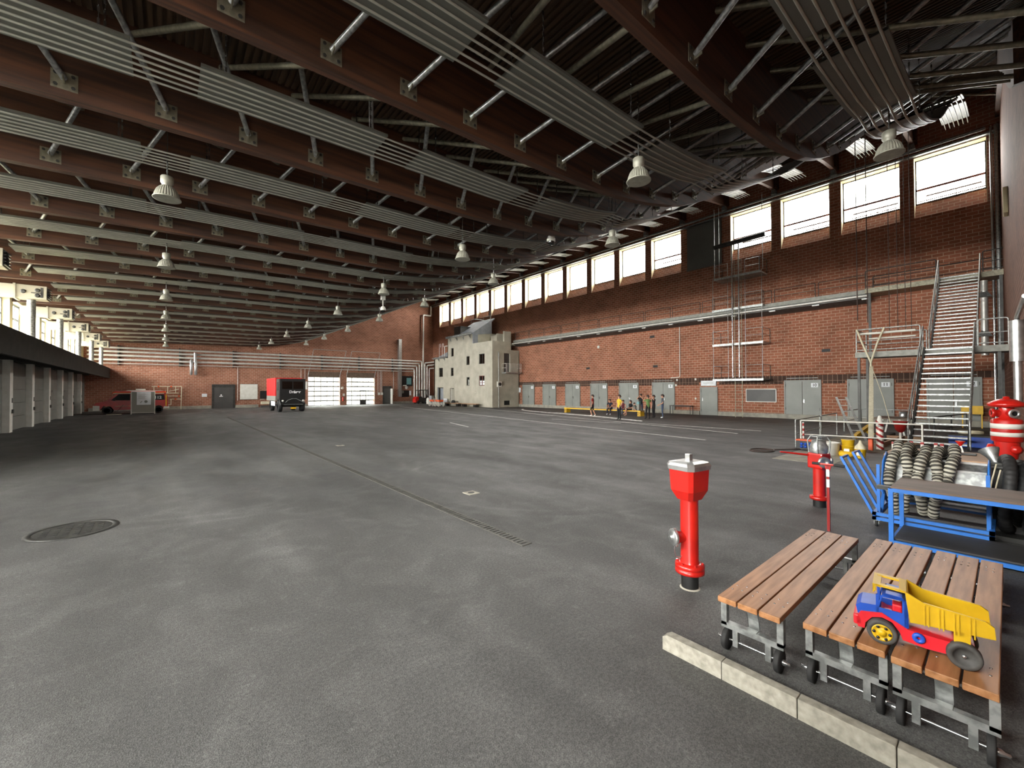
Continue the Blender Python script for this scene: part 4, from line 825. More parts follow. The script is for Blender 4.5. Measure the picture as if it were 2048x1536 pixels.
def cart(y, lb):
    t = thing('orange_cart', lb, 'cart', (27.7, y, 0))
    obj('tray', MB().bbox(-.32, .32, -.55, .55, .6, .85, .04), 'orange_paint', t)
    m = MB(); m.tube(rpath([(-.3, .4, .6), (-.3, .75, .7), (-.3, .85, 1.1)], .1), .03, 6).tube([(-.3, -.5, .6), (-.3, -.3, .3), (-.3, .35, .3), (-.3, .45, .6)], .03, 6).tube([(.3, -.5, .6), (.3, -.3, .3), (.3, .35, .3), (.3, .45, .6)], .03, 6); obj('frame', m, 'white_paint', t)
    for x in (-.36, .36):
        for yy in (-.42, .42):
            m = MB(); m.tube(arc((0, 0, 0), .27, 0, 2*PI*23/24, 23, (0, 1, 0), (0, 0, 1)), .035, 6, closed=True)
            for i in range(6): a = i*PI/3; m.cyl((0, 0, 0), (0, .26*math.cos(a), .26*math.sin(a)), .012, n=5)
            m.cyl((-.05, 0, 0), (.05, 0, 0), .04); obj('wheel', m, 'white_paint', t, (x, yy, .3))
cart(49.6, 'orange and white wheeled cart nearer the forklift'); cart(48.1, 'orange and white wheeled cart nearer the open house door')
# ================================================================ YELLOW BENCH AND WHAT STANDS ON IT
t = thing('long_bench', 'very long yellow-edged bench where people sit along the right wall', 'bench', (29.2, 22.8, 0))
obj('seat', MB().bbox(-.3, .3, -4.1, 4.1, .36, .45, .01), 'tan_board', t); obj('edge', MB().box(-.31, -.3, -4.1, 4.1, .36, .45), 'yellow_paint', t)
for y in (-3.95, 3.95):
    l = obj('leg', MB().box(-.3, .25, y-.14, y+.14, 0, .36), 'yellow_paint', t); m = MB()
    for i in range(4): m.bar((-.303, y-.13, .03+i*.085), (-.303, y+.13, .09+i*.085), .03, .012, up=(1, 0, 0))
    obj('hazard_stripe', m, 'black_paint', l)
t = thing('blue_white_box', 'tall pale-blue and white box on the near end of the yellow bench', 'box', (29.2, 19.05, .45)); obj('lower_case', MB().bbox(-.12, .12, -.11, .11, 0, .5, .02), 'panel_grey', t); obj('upper_case', MB().bbox(-.12, .12, -.11, .11, .5, .72, .02), 'ceramic_blue', t)
# ================================================================ FOREGROUND
# rolling benches
def rolling_bench(yc, x0, x1, lb):
    t = thing('rolling_bench', lb, 'bench', ((x0+x1)/2, yc, 0), 0, 'three timber benches on wheels'); L_ = (x1-x0)/2
    for i in (-1, 0, 1):
        pl = MB(); pl.bbox(-L_, L_, i*.154-.071, i*.154+.071, .405, .45, .006)
        p = obj('plank', pl, 'plank', t); s = MB()
        for x in (-L_+.22, -L_+.32, L_-.32, L_-.22): s.lathe([(.008, 0), (.008, .002), (0, .003)], (x+i*.02, i*.158-.03+.02*(x > 0), .45), n=8).lathe([(.008, 0), (.008, .002), (0, .003)], (x-.01, i*.158+.035, .45), n=8)
        obj('screws', s, 'steel_bright', p)
    for sx in (-1, 1):
        xe = sx*(L_-.09)
        f = MB()
        for y in (-.205, .205): f.box(xe-.025, xe+.025, y-.022, y+.022, .2, .405)
        f.box(xe-.025, xe+.025, -.227, .227, .18, .225).box(xe-.03, xe+.03, -.225, .225, .39, .405)
        fr = obj('end_frame', f, 'galv', t)
        for y in (-.12, .12): obj('axle_bracket', MB().box(xe-.022, xe+.022, y-.02, y+.02, .05, .18), 'galv', t)
        obj('axle', MB().cyl((xe, -.245, .085), (xe, .245, .085), .009, n=8), 'steel_bright', t)
        obj('latch_plate', MB().prism([(xe-.01, .39), (xe-.06*sx*-1*-1, .225), (xe-.05*sx, .215), (xe+.005, .385)], -.04, .04, 1).box(xe-.03, xe+.03, -.04, .04, .222, .23), 'galv', t)
        for y in (-.19, .19):
            w = MB(); w.lathe([(.02, -.018), (.083, -.018), (.085, -.01), (.085, .01), (.083, .018), (.02, .018)], (0, 0, 0), (0, 1, 0), 24); wo = obj('wheel', w, 'rubber', t, (xe, y, .085))
            c = MB(); c.lathe([(.02, .018), (.022, .035), (.012, .05), (.012, .07), (0, .075)], (0, 0, 0), (0, 1 if y > 0 else -1, 0), 14); obj('hub_cap', c, 'steel_bright', wo)
    f = MB(); f.box(-L_+.1, L_-.1, -.02, .02, .36, .4); obj('centre_rail', f, 'galv', t)
rolling_bench(1.33, 3.5, 6.04, 'timber bench on wheels standing apart, nearest the red hydrant')
rolling_bench(.755, 3.57, 6.19, 'timber bench on wheels in the middle, under the toy truck cab')
rolling_bench(.275, 3.55, 6.22, 'timber bench on wheels at the right edge, under the toy truck rear wheels')
# kerb of concrete edging stones
for i, (a, b) in enumerate(((1.86, 1.39), (1.385, .91), (.905, .43), (.425, -.06))):
    hz = .135 if i else None; m = MB()
    if i == 0: m.prism([(1.86, -.02), (1.86, .105), (1.82, .13), (1.39, .13), (1.39, -.02)], 3.17, 3.25, 0)
    else: m.bbox(3.17, 3.25, b, a, -.02, .13, .006)
    tag(obj('kerb_stone', m, 'kerb_concrete'), 'pale concrete edging stone in the kerb at lower right, %s' % ('its far end beside the hydrant', 'second from the far end', 'third from the far end', 'nearest at the bottom edge')[i], 'kerb stone', 'kerb stones')
# red pillar hydrant
yw = math.radians(-8)
t = thing('pillar_hydrant', 'bright red pillar hydrant with silver cap standing alone in the foreground', 'hydrant', (4.38, 2.24, 0), yw)
obj('base_sleeve', MB().lathe([(.088, 0), (.088, .17)], n=24), 'black_paint', t)
obj('flange', MB().lathe([(.09, .165), (.15, .17), (.15, .205), (.14, .21), (.14, .22), (.15, .225), (.15, .26), (.1, .275)], n=28), 'red_gloss', t)
for i in range(6): a = i*PI/3; obj('flange_bolt', MB().cyl((.128*math.cos(a), .128*math.sin(a), .255), (.128*math.cos(a), .128*math.sin(a), .285), .012, n=6), 'red_gloss', t)
obj('standpipe', MB().lathe([(.1, .27), (.092, .3), (.092, .98)], n=28), 'red_gloss', t)
def octa(w_, d, c): return [(-w_+c, -d), (w_-c, -d), (w_, -d+c), (w_, d-c), (w_-c, d), (-w_+c, d), (-w_, d-c), (-w_, -d+c)]
hd = MB(); lv = [(.96, .11, .1, .035), (1.06, .162, .14, .035), (1.29, .172, .15, .035)]; vs = []
for z, a, b_, c in lv: vs += [(x, y, z) for x, y in octa(a, b_, c)]
hd.add(vs, [(k*8+j, k*8+(j+1) % 8, k*8+8+(j+1) % 8, k*8+8+j) for k in range(2) for j in range(8)]+[tuple(range(8)), tuple(range(16, 24))]); obj('head_box', hd, 'red_gloss', t)
cp = MB(); vs = []
for z, a, b_, c in ((1.285, .19, .165, .05), (1.33, .195, .17, .05), (1.36, .18, .155, .05), (1.375, .12, .1, .04)): vs += [(x, y, z) for x, y in octa(a, b_, c)]
cp.add(vs, [(k*8+j, k*8+(j+1) % 8, k*8+8+(j+1) % 8, k*8+8+j) for k in range(3) for j in range(8)]+[tuple(range(8)), tuple(range(24, 32))]); obj('cap', cp, 'alu', t)
obj('spindle', MB().bbox(-.028, .028, -.028, .028, 1.37, 1.445, .004), 'alu', t)
ax = Vector((-.9, .42, 0)).normalized(); m = MB(); m.lathe([(.06, .06), (.06, .14), (.075, .145), (.075, .16)], (0, 0, .55), ax, 20); obj('outlet', m, 'red_gloss', t)
m = MB(); m.lathe([(.085, .16), (.09, .165), (.09, .195), (.08, .2), (.03, .205), (.03, .22), (0, .222)], (0, 0, .55), ax, 20)
for i in range(3):
    a = 2*PI*i/3; x = ax.orthogonal().normalized(); y = ax.cross(x); q = ax*.18+Vector((0, 0, .55))+(x*math.cos(a)+y*math.sin(a))*.09; m.cyl(q-ax*.012, q+ax*.012, .016, n=6)
obj('outlet_cap', m, 'alu', t)
m = MB(); c0 = ax*.17+Vector((0, 0, .47)); m.tube([c0, c0+Vector((-.01, 0, -.06)), c0-ax*.01+Vector((0, 0, -.13)), c0-ax*.07+Vector((0, 0, -.14)), c0-ax*.1+Vector((0, 0, -.08))], .004, 5); obj('cap_chain', m, 'steel_bright', t)
obj('foot_grout', MB().lathe([(.105, 0), (.098, .006), (.088, .01)], n=20), 'concrete_light', t)
# second red hydrant with pump head
t = thing('pillar_hydrant', 'shorter red hydrant with a silver fitting on top, left of the blue trolley', 'hydrant', (9.17, 2.23, 0), -.3)
obj('base_sleeve', MB().lathe([(.1, 0), (.1, .14)], n=20), 'black_paint', t); obj('flange', MB().lathe([(.11, .13), (.15, .135), (.15, .19), (.1, .2)], n=24), 'red_gloss', t)
obj('standpipe', MB().lathe([(.1, .19), (.095, .22), (.095, .72)], n=24), 'red_gloss', t)
obj('head_box', MB().bbox(-.13, .13, -.13, .13, .7, .98, .03), 'red_gloss', t)
for a, nm in (((-.55, -.83, 0), 'outlet'), ((.9, -.3, 0), 'outlet')): obj(nm, MB().lathe([(.07, .1), (.07, .16), (.1, .16), (.1, .19), (.05, .2), (.04, .17), (0, .17)], (0, 0, .83), a, 18), 'alu', t)
m = MB(); m.lathe([(.13, .98), (.14, 1.02), (.14, 1.1), (.11, 1.16), (.11, 1.2), (.06, 1.22)], n=18)
for i in range(4): a = i*PI/2+.4; m.tube([(.15*math.cos(a), .15*math.sin(a), .98), (.17*math.cos(a), .17*math.sin(a), 1.2), (.12*math.cos(a), .12*math.sin(a), 1.28)], .012, 6)
m.tube(arc((0, 0, 1.28), .12, 0, 2*PI*15/16, 15, (1, 0, 0), (0, 1, 0)), .012, 6, closed=True); obj('pump_head', m, 'galv', t)
obj('lever', MB().tube([(-.1, .1, .93), (-.35, .24, .96), (-.55, .34, .985)], [.022, .018, .014], 6), 'red_gloss', t)
# hydrant key standing in the floor
t = thing('hydrant_key', 'slim red T-handled hydrant key with white bands standing upright behind the first bench', 'hydrant key', (7.7, 1.76, 0))
obj('shaft', MB().bar((0, 0, 0), (0, 0, .98), .035, .035), 'red_dark', t)
obj('white_label', MB().box(-.02, .02, -.0195, .0195, .82, .93).box(-.02, .02, -.0195, .0195, .66, .78), 'paper', t)
obj('t_handle', MB().cyl((0, -.19, 1.0), (0, .19, 1.0), .016, n=8).prism([(-.04, .98), (.04, .98), (.02, .9), (-.02, .9)], -.015, .015, 0), 'red_gloss', t)
obj('grip', MB().cyl((0, -.2, 1.0), (0, -.07, 1.0), .021, n=8).cyl((0, .1, 1.0), (0, .2, 1.0), .021, n=8), 'rubber', t)
# toy tipper truck on the benches
ang = math.atan2(-.993, .115)
t = thing('toy_truck', 'plastic toy tipper truck with yellow bed, blue cab and red chassis on the benches', 'toy truck', (3.80, .573, .45), ang)
# local: +x runs to the tail, +y is the far side
HW = .105
def tp(poly, a, b_, m): return MB().prism(poly, a, b_, 1, 0)
# in local frame camera side is -y?  mirrored by building symmetric
ch = MB(); ch.prism([(-.125, .06), (-.135, .11), (-.11, .17), (.0, .195), (.13, .13), (.42, .13), (.43, .075), (.3, .05), (.21, .045), (.1, .055), (.085, .1), (.05, .15), (0, .165), (-.05, .15), (-.085, .1), (-.09, .06)], -HW, HW, 1); obj('chassis', ch, 'red_plastic', t)
obj('bumper', MB().bbox(-.15, -.1, -HW, HW, .07, .14, .012), 'red_plastic', t)
cb = MB()
for s in (-1, 1):   # hollow cab: two sides with a window, front, roof, back
    y0, y1 = sorted((s*.1, s*.092))
    cb.prism([(-.03, .19), (.11, .13), (.13, .14), (.125, .3), (.1, .325), (.1, .215)], y0, y1, 1).prism([(-.03, .19), (.1, .215), (.1, .225), (-.015, .225)], y0, y1, 1).prism([(-.03, .19), (-.015, .225), (.005, .31), (-.005, .31)], y0, y1, 1).prism([(.0, .3), (.1, .305), (.125, .3), (.1, .325), (.02, .33)], y0, y1, 1)
cb.prism([(-.125, .15), (-.135, .2), (-.11, .225), (-.03, .235), (-.015, .2), (0, .185)], -.1, .1, 1).box(.11, .128, -.1, .1, .14, .31).prism([(.0, .31), (.02, .33), (.1, .328), (.12, .305)], -.1, .1, 1).box(-.03, -.015, -.1, -.085, .2, .31).box(-.03, -.015, .085, .1, .2, .31)
obj('cab', cb, 'blue_plastic', t)
obj('seat', MB().bbox(.05, .1, -.07, .07, .17, .26, .01).bbox(0, .1, -.085, .085, .165, .19, .01), 'red_plastic', t)
bd = MB(); N_ = [(.14, .2), (.46, .235), (.5, .22), (.475, .335), (.19, .345), (.12, .36), (.12, .27)]
sidepoly = [(.135, .19), (.44, .225), (.5, .225), (.495, .29), (.46, .315), (.2, .335), (.125, .375), (.115, .37)]
for s in (-1, 1): y0, y1 = sorted((s*.125, s*.117)); bd.prism(sidepoly, y0, y1, 1)
bd.prism([(.135, .19), (.5, .222), (.5, .232), (.135, .2)], -.12, .12, 1).prism([(.135, .19), (.145, .19), (.125, .375), (.115, .37)], -.12, .12, 1)
for s in (-1, 1):
    for i in range(4):
        x = .2+i*.065; y0, y1 = sorted((s*.125, s*.131)); bd.box(x, x+.006, y0, y1, .195, .325).box(x+.018, x+.024, y0, y1, .195, .325)
    y0, y1 = sorted((s*.12, s*.134)); bd.prism([(.115, .37), (.125, .378), (.2, .34), (.46, .32), (.495, .295), (.49, .288), (.455, .31), (.2, .33)], y0, y1, 1)
for a, b_, c, d_ in ((-.03, .115, -.115, -.08), (-.03, .115, .08, .115), (-.045, -.005, -.115, .115), (.085, .12, -.115, .115)): bd.prism([(a, .372), (b_, .366), (b_, .378), (a, .384)], c, d_, 1)
for s in (-1, 1): bd.box(-.045, -.03, s*.1-.015, s*.1+.015, .335, .375)
bd.box(-.045, -.037, -.115, .115, .325, .375)
for s in (-1, 1): y0, y1 = sorted((s*.08, s*.112)); bd.box(.33, .4, y0, y1, .11, .21)
obj('tipper_bed', bd, 'yellow_plastic', t)
for s in (-1, 1): obj('fuel_tank', MB().tube(arc((.175, s*.112, .1), .02, 0, 2*PI*15/16, 15, (1, 0, 0), (0, 0, 1)), .013, 8, closed=True), 'blue_plastic', t)
for x, r_ in ((0, .078), (.372, .078)):
    for s in (-1, 1):
        yy = s*.115; w = MB(); w.lathe([(.05, -.028), (.072, -.028), (.078, -.02), (.078, .02), (.072, .028), (.05, .028), (.05, .01), (0, .01)], (0, 0, 0), (0, s, 0), 28); wo = obj('wheel', w, 'grey_rubber', t, (x, yy, r_))
        if x == 0:
            h = MB(); h.lathe([(.053, .014), (.053, .03), (.046, .032), (.04, .026), (.02, .026), (.02, .036), (0, .036)], (0, 0, 0), (0, s, 0), 24); ho = obj('hub_cap', h, 'yellow_plastic', wo)
            d = MB()
            for i in range(6): a = i*PI/3; d.lathe([(.009, .027), (.009, .034), (0, .034)], (.04*math.cos(a), 0, .04*math.sin(a)), (0, s, 0), 8)
            obj('hub_holes', d, 'black_paint', ho)
        else: obj('axle_nut', MB().lathe([(.012, .01), (.012, .022), (0, .024)], (0, 0, 0), (0, s, 0), 8), 'steel_bright', wo)
# blue steel workbench with two boards
t = thing('blue_workbench', 'bright blue steel-framed workbench with brown top behind the timber benches', 'workbench', (8.0, .34, 0))
XF, XB, YL, YR = -.42, .45, .7, -.72
obj('top_board', MB().box(XF, XB, YR, YL, .79, .82), 'board_brown', t)
obj('shelf_board', MB().box(XF+.02, XB-.02, YR+.02, YL-.02, .1, .12), 'board_dark', t)
for z in (.745, .045):
    for a, b_ in (((XF, YL), (XF, YR)), ((XB, YL), (XB, YR)), ((XF, YL), (XB, YL)), ((XF, YR), (XB, YR))): obj('frame_rail', MB().box(min(a[0], b_[0])-.02, max(a[0], b_[0])+.02, min(a[1], b_[1])-.02, max(a[1], b_[1])+.02, z, z+.05), 'blue_paint', t)
for x in (XF, XB):
    for y in (YL, YR): obj('leg', MB().box(x-.022, x+.022, y-.025, y+.025, 0, .79), 'blue_paint', t)
obj('clamp', MB().box(XF+.1, XF+.2, YL+.02, YL+.16, .74, .79), 'steel_dark', t)
# blue hose trolley with a galvanised drum
t = thing('hose_trolley', 'blue wheeled trolley with slatted galvanised drum and slanting handle bars', 'trolley', (9.35, .76, 0))
xf, xb, yl, yr = -.85, .75, .6, -.6
for z in (.11, .18):
    for a, b_ in (((xf, yl), (xf, yr)), ((xb, yl), (xb, yr)), ((xf, yl), (xb, yl)), ((xf, yr), (xb, yr))): obj('base_rail', MB().box(min(a[0], b_[0])-.025, max(a[0], b_[0])+.025, min(a[1], b_[1])-.025, max(a[1], b_[1])+.025, z, z+.045), 'blue_paint', t)
for x in (-.8, -.42, 0, .42): obj('handle_bar', MB().bar((x, yl, .14), (x+.02, yl+.42, 1.02), .035, .035), 'blue_paint', t)
for a in (-.8, 0): obj('handle_grip', MB().bar((a+.02, yl+.42, 1.01), (a+.4, yl+.42, 1.01), .03, .03), 'blue_paint', t)
for y in (yl-.03, yr+.03):
    m = MB(); m.lathe([(.0, -.012), (.42, -.012), (.43, 0), (.42, .012), (0, .012)], (0, y, .66), (0, 1, 0), 8); obj('end_plate', m, 'blue_paint', t)
    m = MB(); 
    for s in (-1, 1): m.bar((s*.5, y, .15), (s*.12, y, .68), .04, .04)
    m.bar((-.7, y, .2), (-.7, y, .95), .04, .04); obj('bearing_stand', m, 'blue_paint', t)
m = MB(); R_ = .34
for i in range(8):
    a0, a1 = 2*PI*i/8, 2*PI*(i+1)/8
    m.prism([(R_*math.cos(a0), .66+R_*math.sin(a0)), (R_*math.cos(a1), .66+R_*math.sin(a1)), ((R_-.02)*math.cos(a1), .66+(R_-.02)*math.sin(a1)), ((R_-.02)*math.cos(a0), .66+(R_-.02)*math.sin(a0))], yr+.05, yl-.05, 1)
    m.bar((R_*math.cos(a0)*1.03, yr+.05, .66+R_*math.sin(a0)*1.03), (R_*math.cos(a0)*1.03, yl-.05, .66+R_*math.sin(a0)*1.03), .03, .03, 1)
obj('drum', m, ['galv', 'alu'], t)
def caster(x, y):
    w = MB(); w.lathe([(.015, -.018), (.046, -.018), (.05, 0), (.046, .018), (.015, .018)], (0, 0, 0), (0, 1, 0), 18); c = obj('caster', w, 'rubber', t, (x, y, .05))
    f_ = MB(); f_.box(-.02, .02, -.03, -.022, -.01, .05).box(-.02, .02, .022, .03, -.01, .05).box(-.05, .05, -.045, .045, .05, .06).lathe([(.025, -.02), (.025, .02)], (0, 0, 0), (0, 1, 0), 10); obj('caster_fork', f_, 'galv', c)
for x in (xf+.03, xb-.05):
    for y in (yl-.02, yr+.05): caster(x, y)
# corrugated hoses wound round the drum, each turn its own hose loop
def ribbed(path, r0, r1, step, n=10):
    "tube with alternating ribs; returns positions resampled along the path"
    P = [Vector(p) for p in path]; out = [P[0]]; acc = 0
    for a, b_ in zip(P, P[1:]):
        d = (b_-a).length; tt = step-acc
        while tt <= d: out.append(a+(b_-a)*tt/d); tt += step
        acc = (acc+d) % step
    m = MB(); k = len(out)
    base = MB(); m.tube(out, [r1 if (i//2) % 2 else r0 for i in range(k)], n)
    for j, fc in enumerate(m.f):
        ring = fc[0]//n; m.m[j] = 0 if (ring//2) % 2 else 1
    return m
def spiral(cx, cy, cz, R, dy, a0, a1, n=60, bump=.09, sag=.12, sq=1.):
    out = []
    for i in range(n+1):
        a = a0+(a1-a0)*i/n; rr = R-.05+bump*abs(math.cos(4*a))+.03*math.sin(2.3*a+cy*9)
        z = math.sin(a)*rr
        if z < 0: z *= 1+sag
        out.append((cx+math.cos(a)*rr*sq, cy+dy*i/n+.028*math.sin(3*a+cy*20), cz+z))
    return out
for i, (y, R, lo) in enumerate(((1.22, .5, .0), (1.055, .49, .0), (.89, .5, .05), (.725, .49, .02), (.57, .5, -.35))):
    m = ribbed(spiral(9.35, y, .66, R, -.05, PI*1.28 if lo > -.2 else PI*.95, -PI*.22, 70), .06, .069, .0125)
    tag(obj('corrugated_hose', m, ['hose_grey', 'hose_groove_shade']), 'grey ribbed corrugated hose loop draped over the blue trolley drum, %s from the left' % ORD[i], 'hose', 'corrugated hoses on the blue trolley')
# black ribbed hoses hanging at the right edge
for i, (x, R, y) in enumerate(((9.35, .5, .02), (9.5, .42, -.1), (9.2, .46, -.2))):
    pts = [(x+math.cos(a)*R*.8, y+.03*math.sin(2*a), .62+math.sin(a)*R) for a in [PI*2*j/60 for j in range(59)]]
    m = ribbed(pts, .068, .073, .016); tag(obj('black_hose', m, ['hose_black', 'hose_black']), 'thick black ribbed hose coil at the right edge behind the workbench, %s' % ('frontmost', 'middle one', 'innermost')[i], 'hose', 'black hose coils at the right edge')
m = MB(); m.lathe([(.12, 0), (.07, .1), (.05, .2), (.05, .26)], (9.7, .2, 1.2), (-.4, -.3, -.7), 18); tag(obj('hose_nozzle', m, 'galv'), 'silver funnel-shaped hose end on top of the black hose coils', 'nozzle')
m = MB(); m.tube([(9.2, .12, 1.05), (8.9, .16, .85), (8.75, .18, .7)], .009, 5).tube([(9.0, .08, 1.0), (8.8, .12, .8), (8.7, .14, .66)], .009, 5); tag(obj('tie_cord', m, 'strap_white'), 'pale cords tying the black hose coil beside the trolley', 'cord')
st = thing('hose_stand', 'dark low stand holding the black hose coils behind the workbench', 'stand', (9.4, -.08, 0)); obj('post', MB().box(-.03, .03, -.2, .25, 0, 1.05).box(-.35, .35, -.2, .25, 0, .06), 'steel_dark', st); obj('arm', MB().cyl((0, -.25, .98), (0, .25, .98), .05), 'steel_dark', st)
# giant red hydrant
t = thing('large_hydrant', 'large bright red hydrant with broad cap and white bands by the near brick wall', 'hydrant', (11, .02, 0))
obj('column', MB().lathe([(.2, 0), (.2, .05), (.13, .06), (.12, .95), (.15, 1.15), (.15, 1.28)], n=28), 'red_gloss', t)
obj('barrel', MB().lathe([(.17, 1.24), (.185, 1.26), (.185, 1.6), (.17, 1.62), (.1, 1.64), (.09, 1.82)], n=32), 'red_gloss', t)
for z, h in ((1.33, .07), (1.46, .085)): obj('white_band', MB().lathe([(.185, z), (.189, z), (.189, z+h), (.185, z+h)], n=32), 'white_paint', t)
obj('cap', MB().lathe([(.1, 1.82), (.2, 1.83), (.225, 1.86), (.22, 1.89), (.12, 1.95), (.04, 1.97), (.04, 2.0), (0, 2.01)], n=36), 'red_gloss', t)
for a, m_ in (((-.6, -.35, 0), 'alu'), ((-.3, .9, 0), 'red_gloss')): obj('outlet', MB().lathe([(.06, .05), (.06, .14), (.08, .15), (.08, .17)], (0, 0, 1.72), a, 20).lathe([(.04, .12), (.04, .185), (.075, .186), (.078, .165)], (0, 0, 1.72), a, 20, 1).lathe([(.04, .172), (0, .172)], (0, 0, 1.72), a, 20, 2), ['red_gloss', m_, 'dark_opening'], t)
for a in ((-.3, .9, 0), (-.8, -.5, 0)): obj('side_valve', MB().lathe([(.05, .05), (.05, .16), (.07, .17), (.07, .22), (.03, .24)], (0, 0, 1.12), a, 16), 'red_gloss', t)
# tan work table and small posts behind the trolley
t = thing('tan_table', 'long tan-topped work table behind the blue hose trolley', 'table', (12.4, .85, 0))
obj('top', MB().bbox(-.75, .75, -.62, .85, .74, .78, .005), 'tan_board', t)
for x in (-.7, .7):
    for y in (-.57, .8): obj('leg', MB().box(x-.03, x+.03, y-.03, y+.03, 0, .74), 'steel_dark', t)
tag(obj('black_glove', MB().bbox(12.5, 12.75, .42, .8, .78, .81, .012), 'black_paint'), 'flat black cloth lying on the tan work table', 'cloth')
for i, (x, y) in enumerate(((13.0, 1.62), (13.0, 1.42), (12.95, 1.24), (12.98, 1.03), (12.9, .93))):
    t = thing('marker_post', 'short white red-capped post behind the blue trolley, %s from the left' % ORD[i], 'post', (x, y, .78), 0, 'small white posts with red caps')
    if i == 0: t.location = (13.4, 1.78, 0); 
    h0 = -.0 if i else .7
    obj('post', MB().box(-.025, .025, -.025, .025, 0 if i else 0, .12+h0), 'white_paint', t); obj('red_cap', MB().bbox(-.022, .022, -.03, .03, .12+h0, .17+h0, .008), 'red_dark', t)
t = thing('funnel_stand', 'small red funnel on a short white post near the stair foot', 'funnel', (12.9, .62, .78)); obj('post', MB().bar((0, 0, 0), (.03, .04, .16), .03, .03), 'white_paint', t); obj('funnel', MB().lathe([(.02, .14), (.03, .17), (.075, .24), (.075, .25)], (.03, .04, 0), n=14), 'red_gloss', t)
# ================================================================ RESCUE TRAINING CORNER
t = thing('sand_patch', 'rough patch of sand and rubble inside the railing', 'sand', (0, 0, 0)); t.location = (21.5, 3.65, 0)
m = MB(); random.seed(3)
gx, gy = 28, 16; P = [(-3.4+6.8*i/gx, -1.22+2.44*j/gy) for j in range(gy+1) for i in range(gx+1)]
m.add([(x, y, max(.004, .05+.09*math.sin(x*1.7+1)*math.cos(y*2.1)+random.uniform(-.02, .03))*min(1, 3*(1.26-abs(y)))*min(1, 2*(3.45-abs(x)))+.004) for x, y in P], [(j*(gx+1)+i, j*(gx+1)+i+1, (j+1)*(gx+1)+i+1, (j+1)*(gx+1)+i) for j in range(gy) for i in range(gx)], 0, True)
obj('surface', m, 'sand', t); t['kind'] = 'stuff'
def railing(pts, lb, posts, mat='galv'):
    t = thing('guard_railing', lb, 'railing', pts[0]); o_ = Vector(pts[0])
    m = MB(); m.tube([Vector(p)-o_+Vector((0, 0, h_)) for h_ in (1.0,) for p in rpath([pts[0]]+pts[1:], .15)], .025, 8); obj('top_rail', m, mat, t)
    m = MB(); m.tube([Vector(p)-o_+Vector((0, 0, .5)) for p in pts], .02, 8); obj('middle_rail', m, mat, t)
    for p in posts: q = Vector(p)-o_; obj('post', MB().cyl(q, q+Vector((0, 0, 1.0)), .025, n=8), mat, t)
railing([(17.75, 4.85, 0), (18.35, 1.75, 0)], 'white tube railing along the near side of the sand patch', [(17.75, 4.85, 0), (18.35, 1.75, 0)], 'white_paint')
railing([(17.7, 5.0, 0), (21.2, 5.1, 0)], 'dark-topped tube railing on the left side of the sand patch, nearer section', [(17.7, 5.0, 0), (21.2, 5.1, 0)])
railing([(21.35, 5.1, 0), (24.1, 5.15, 0)], 'dark-topped tube railing on the left side of the sand patch, middle section', [(21.35, 5.1, 0), (24.1, 5.15, 0)])
railing([(26.2, 5.3, 0), (29.8, 5.35, 0)], 'dark-topped tube railing on the left side of the sand patch, far section', [(26.2, 5.3, 0), (29.8, 5.35, 0)])
railing([(30.0, 5.3, 0), (30.0, 2.6, 0)], 'thin tube railing at the far end of the sand patch before door 11', [(30, 5.3, 0), (30, 2.6, 0)])
railing([(23.5, 1.9, 0), (27.5, 1.2, 0)], 'dark low railing seen through the lower stair treads', [(23.5, 1.9, 0), (25.5, 1.55, 0), (27.5, 1.2, 0)], 'steel_dark')
t = thing('striped_post', 'white railing post with red hazard tape at the left corner of the sand patch', 'post', (17.55, 4.72, 0)); obj('post', MB().cyl((0, 0, 0), (0, 0, .95), .03, n=8), 'white_paint', t); m = MB()
for i in range(5): m.cyl((0, 0, .1+i*.18), (0, 0, .19+i*.18), .032, n=8)
obj('red_tape', m, 'red_dark', t)
t = thing('aluminium_ladder', 'aluminium ladder leaning against the railing inside the sand patch', 'ladder', (22.3, 4.1, 0))
m = MB(); a, b_ = Vector((-1.2, -.35, .05)), Vector((1.2, .75, 1.75))
for s in (-.17, .17): m.bar(a+Vector((-.2*s, s, 0)), b_+Vector((-.2*s, s, 0)), .08, .03)
obj('stile', m, 'alu', t)
for i in range(7): q = a+(b_-a)*(i+.6)/7; obj('rung', MB().cyl(q+Vector((.03, -.17, 0)), q+Vector((-.03, .17, 0)), .018, n=6), 'alu', t)
tag(obj('white_tub', MB().lathe([(.2, 0), (.24, .0), (.27, .38), (.29, .39), (.29, .41), (.25, .41), (.23, .05), (0, .05)], (16.6, 3.75, 0), n=24), 'white_paint'), 'white tub standing on the floor at the near side of the railing', 'tub')
t = thing('power_box', 'black and red power distribution box with blue sockets by the railing corner', 'power box', (17.3, 4.55, 0)); obj('case', MB().bbox(-.14, .14, -.3, .3, .0, .32, .02), 'black_paint', t); obj('handle', MB().bbox(-.15, .15, -.3, .3, .32, .37, .015), 'orange_paint', t)
m = MB()
for i in range(3):
    for j in range(2): m.lathe([(.045, 0), (.045, .03), (0, .035)], (-.14, .12-i*.11, .12+j*.1), (-1, 0, 0), 10)
obj('socket', m, 'blue_plastic', t)
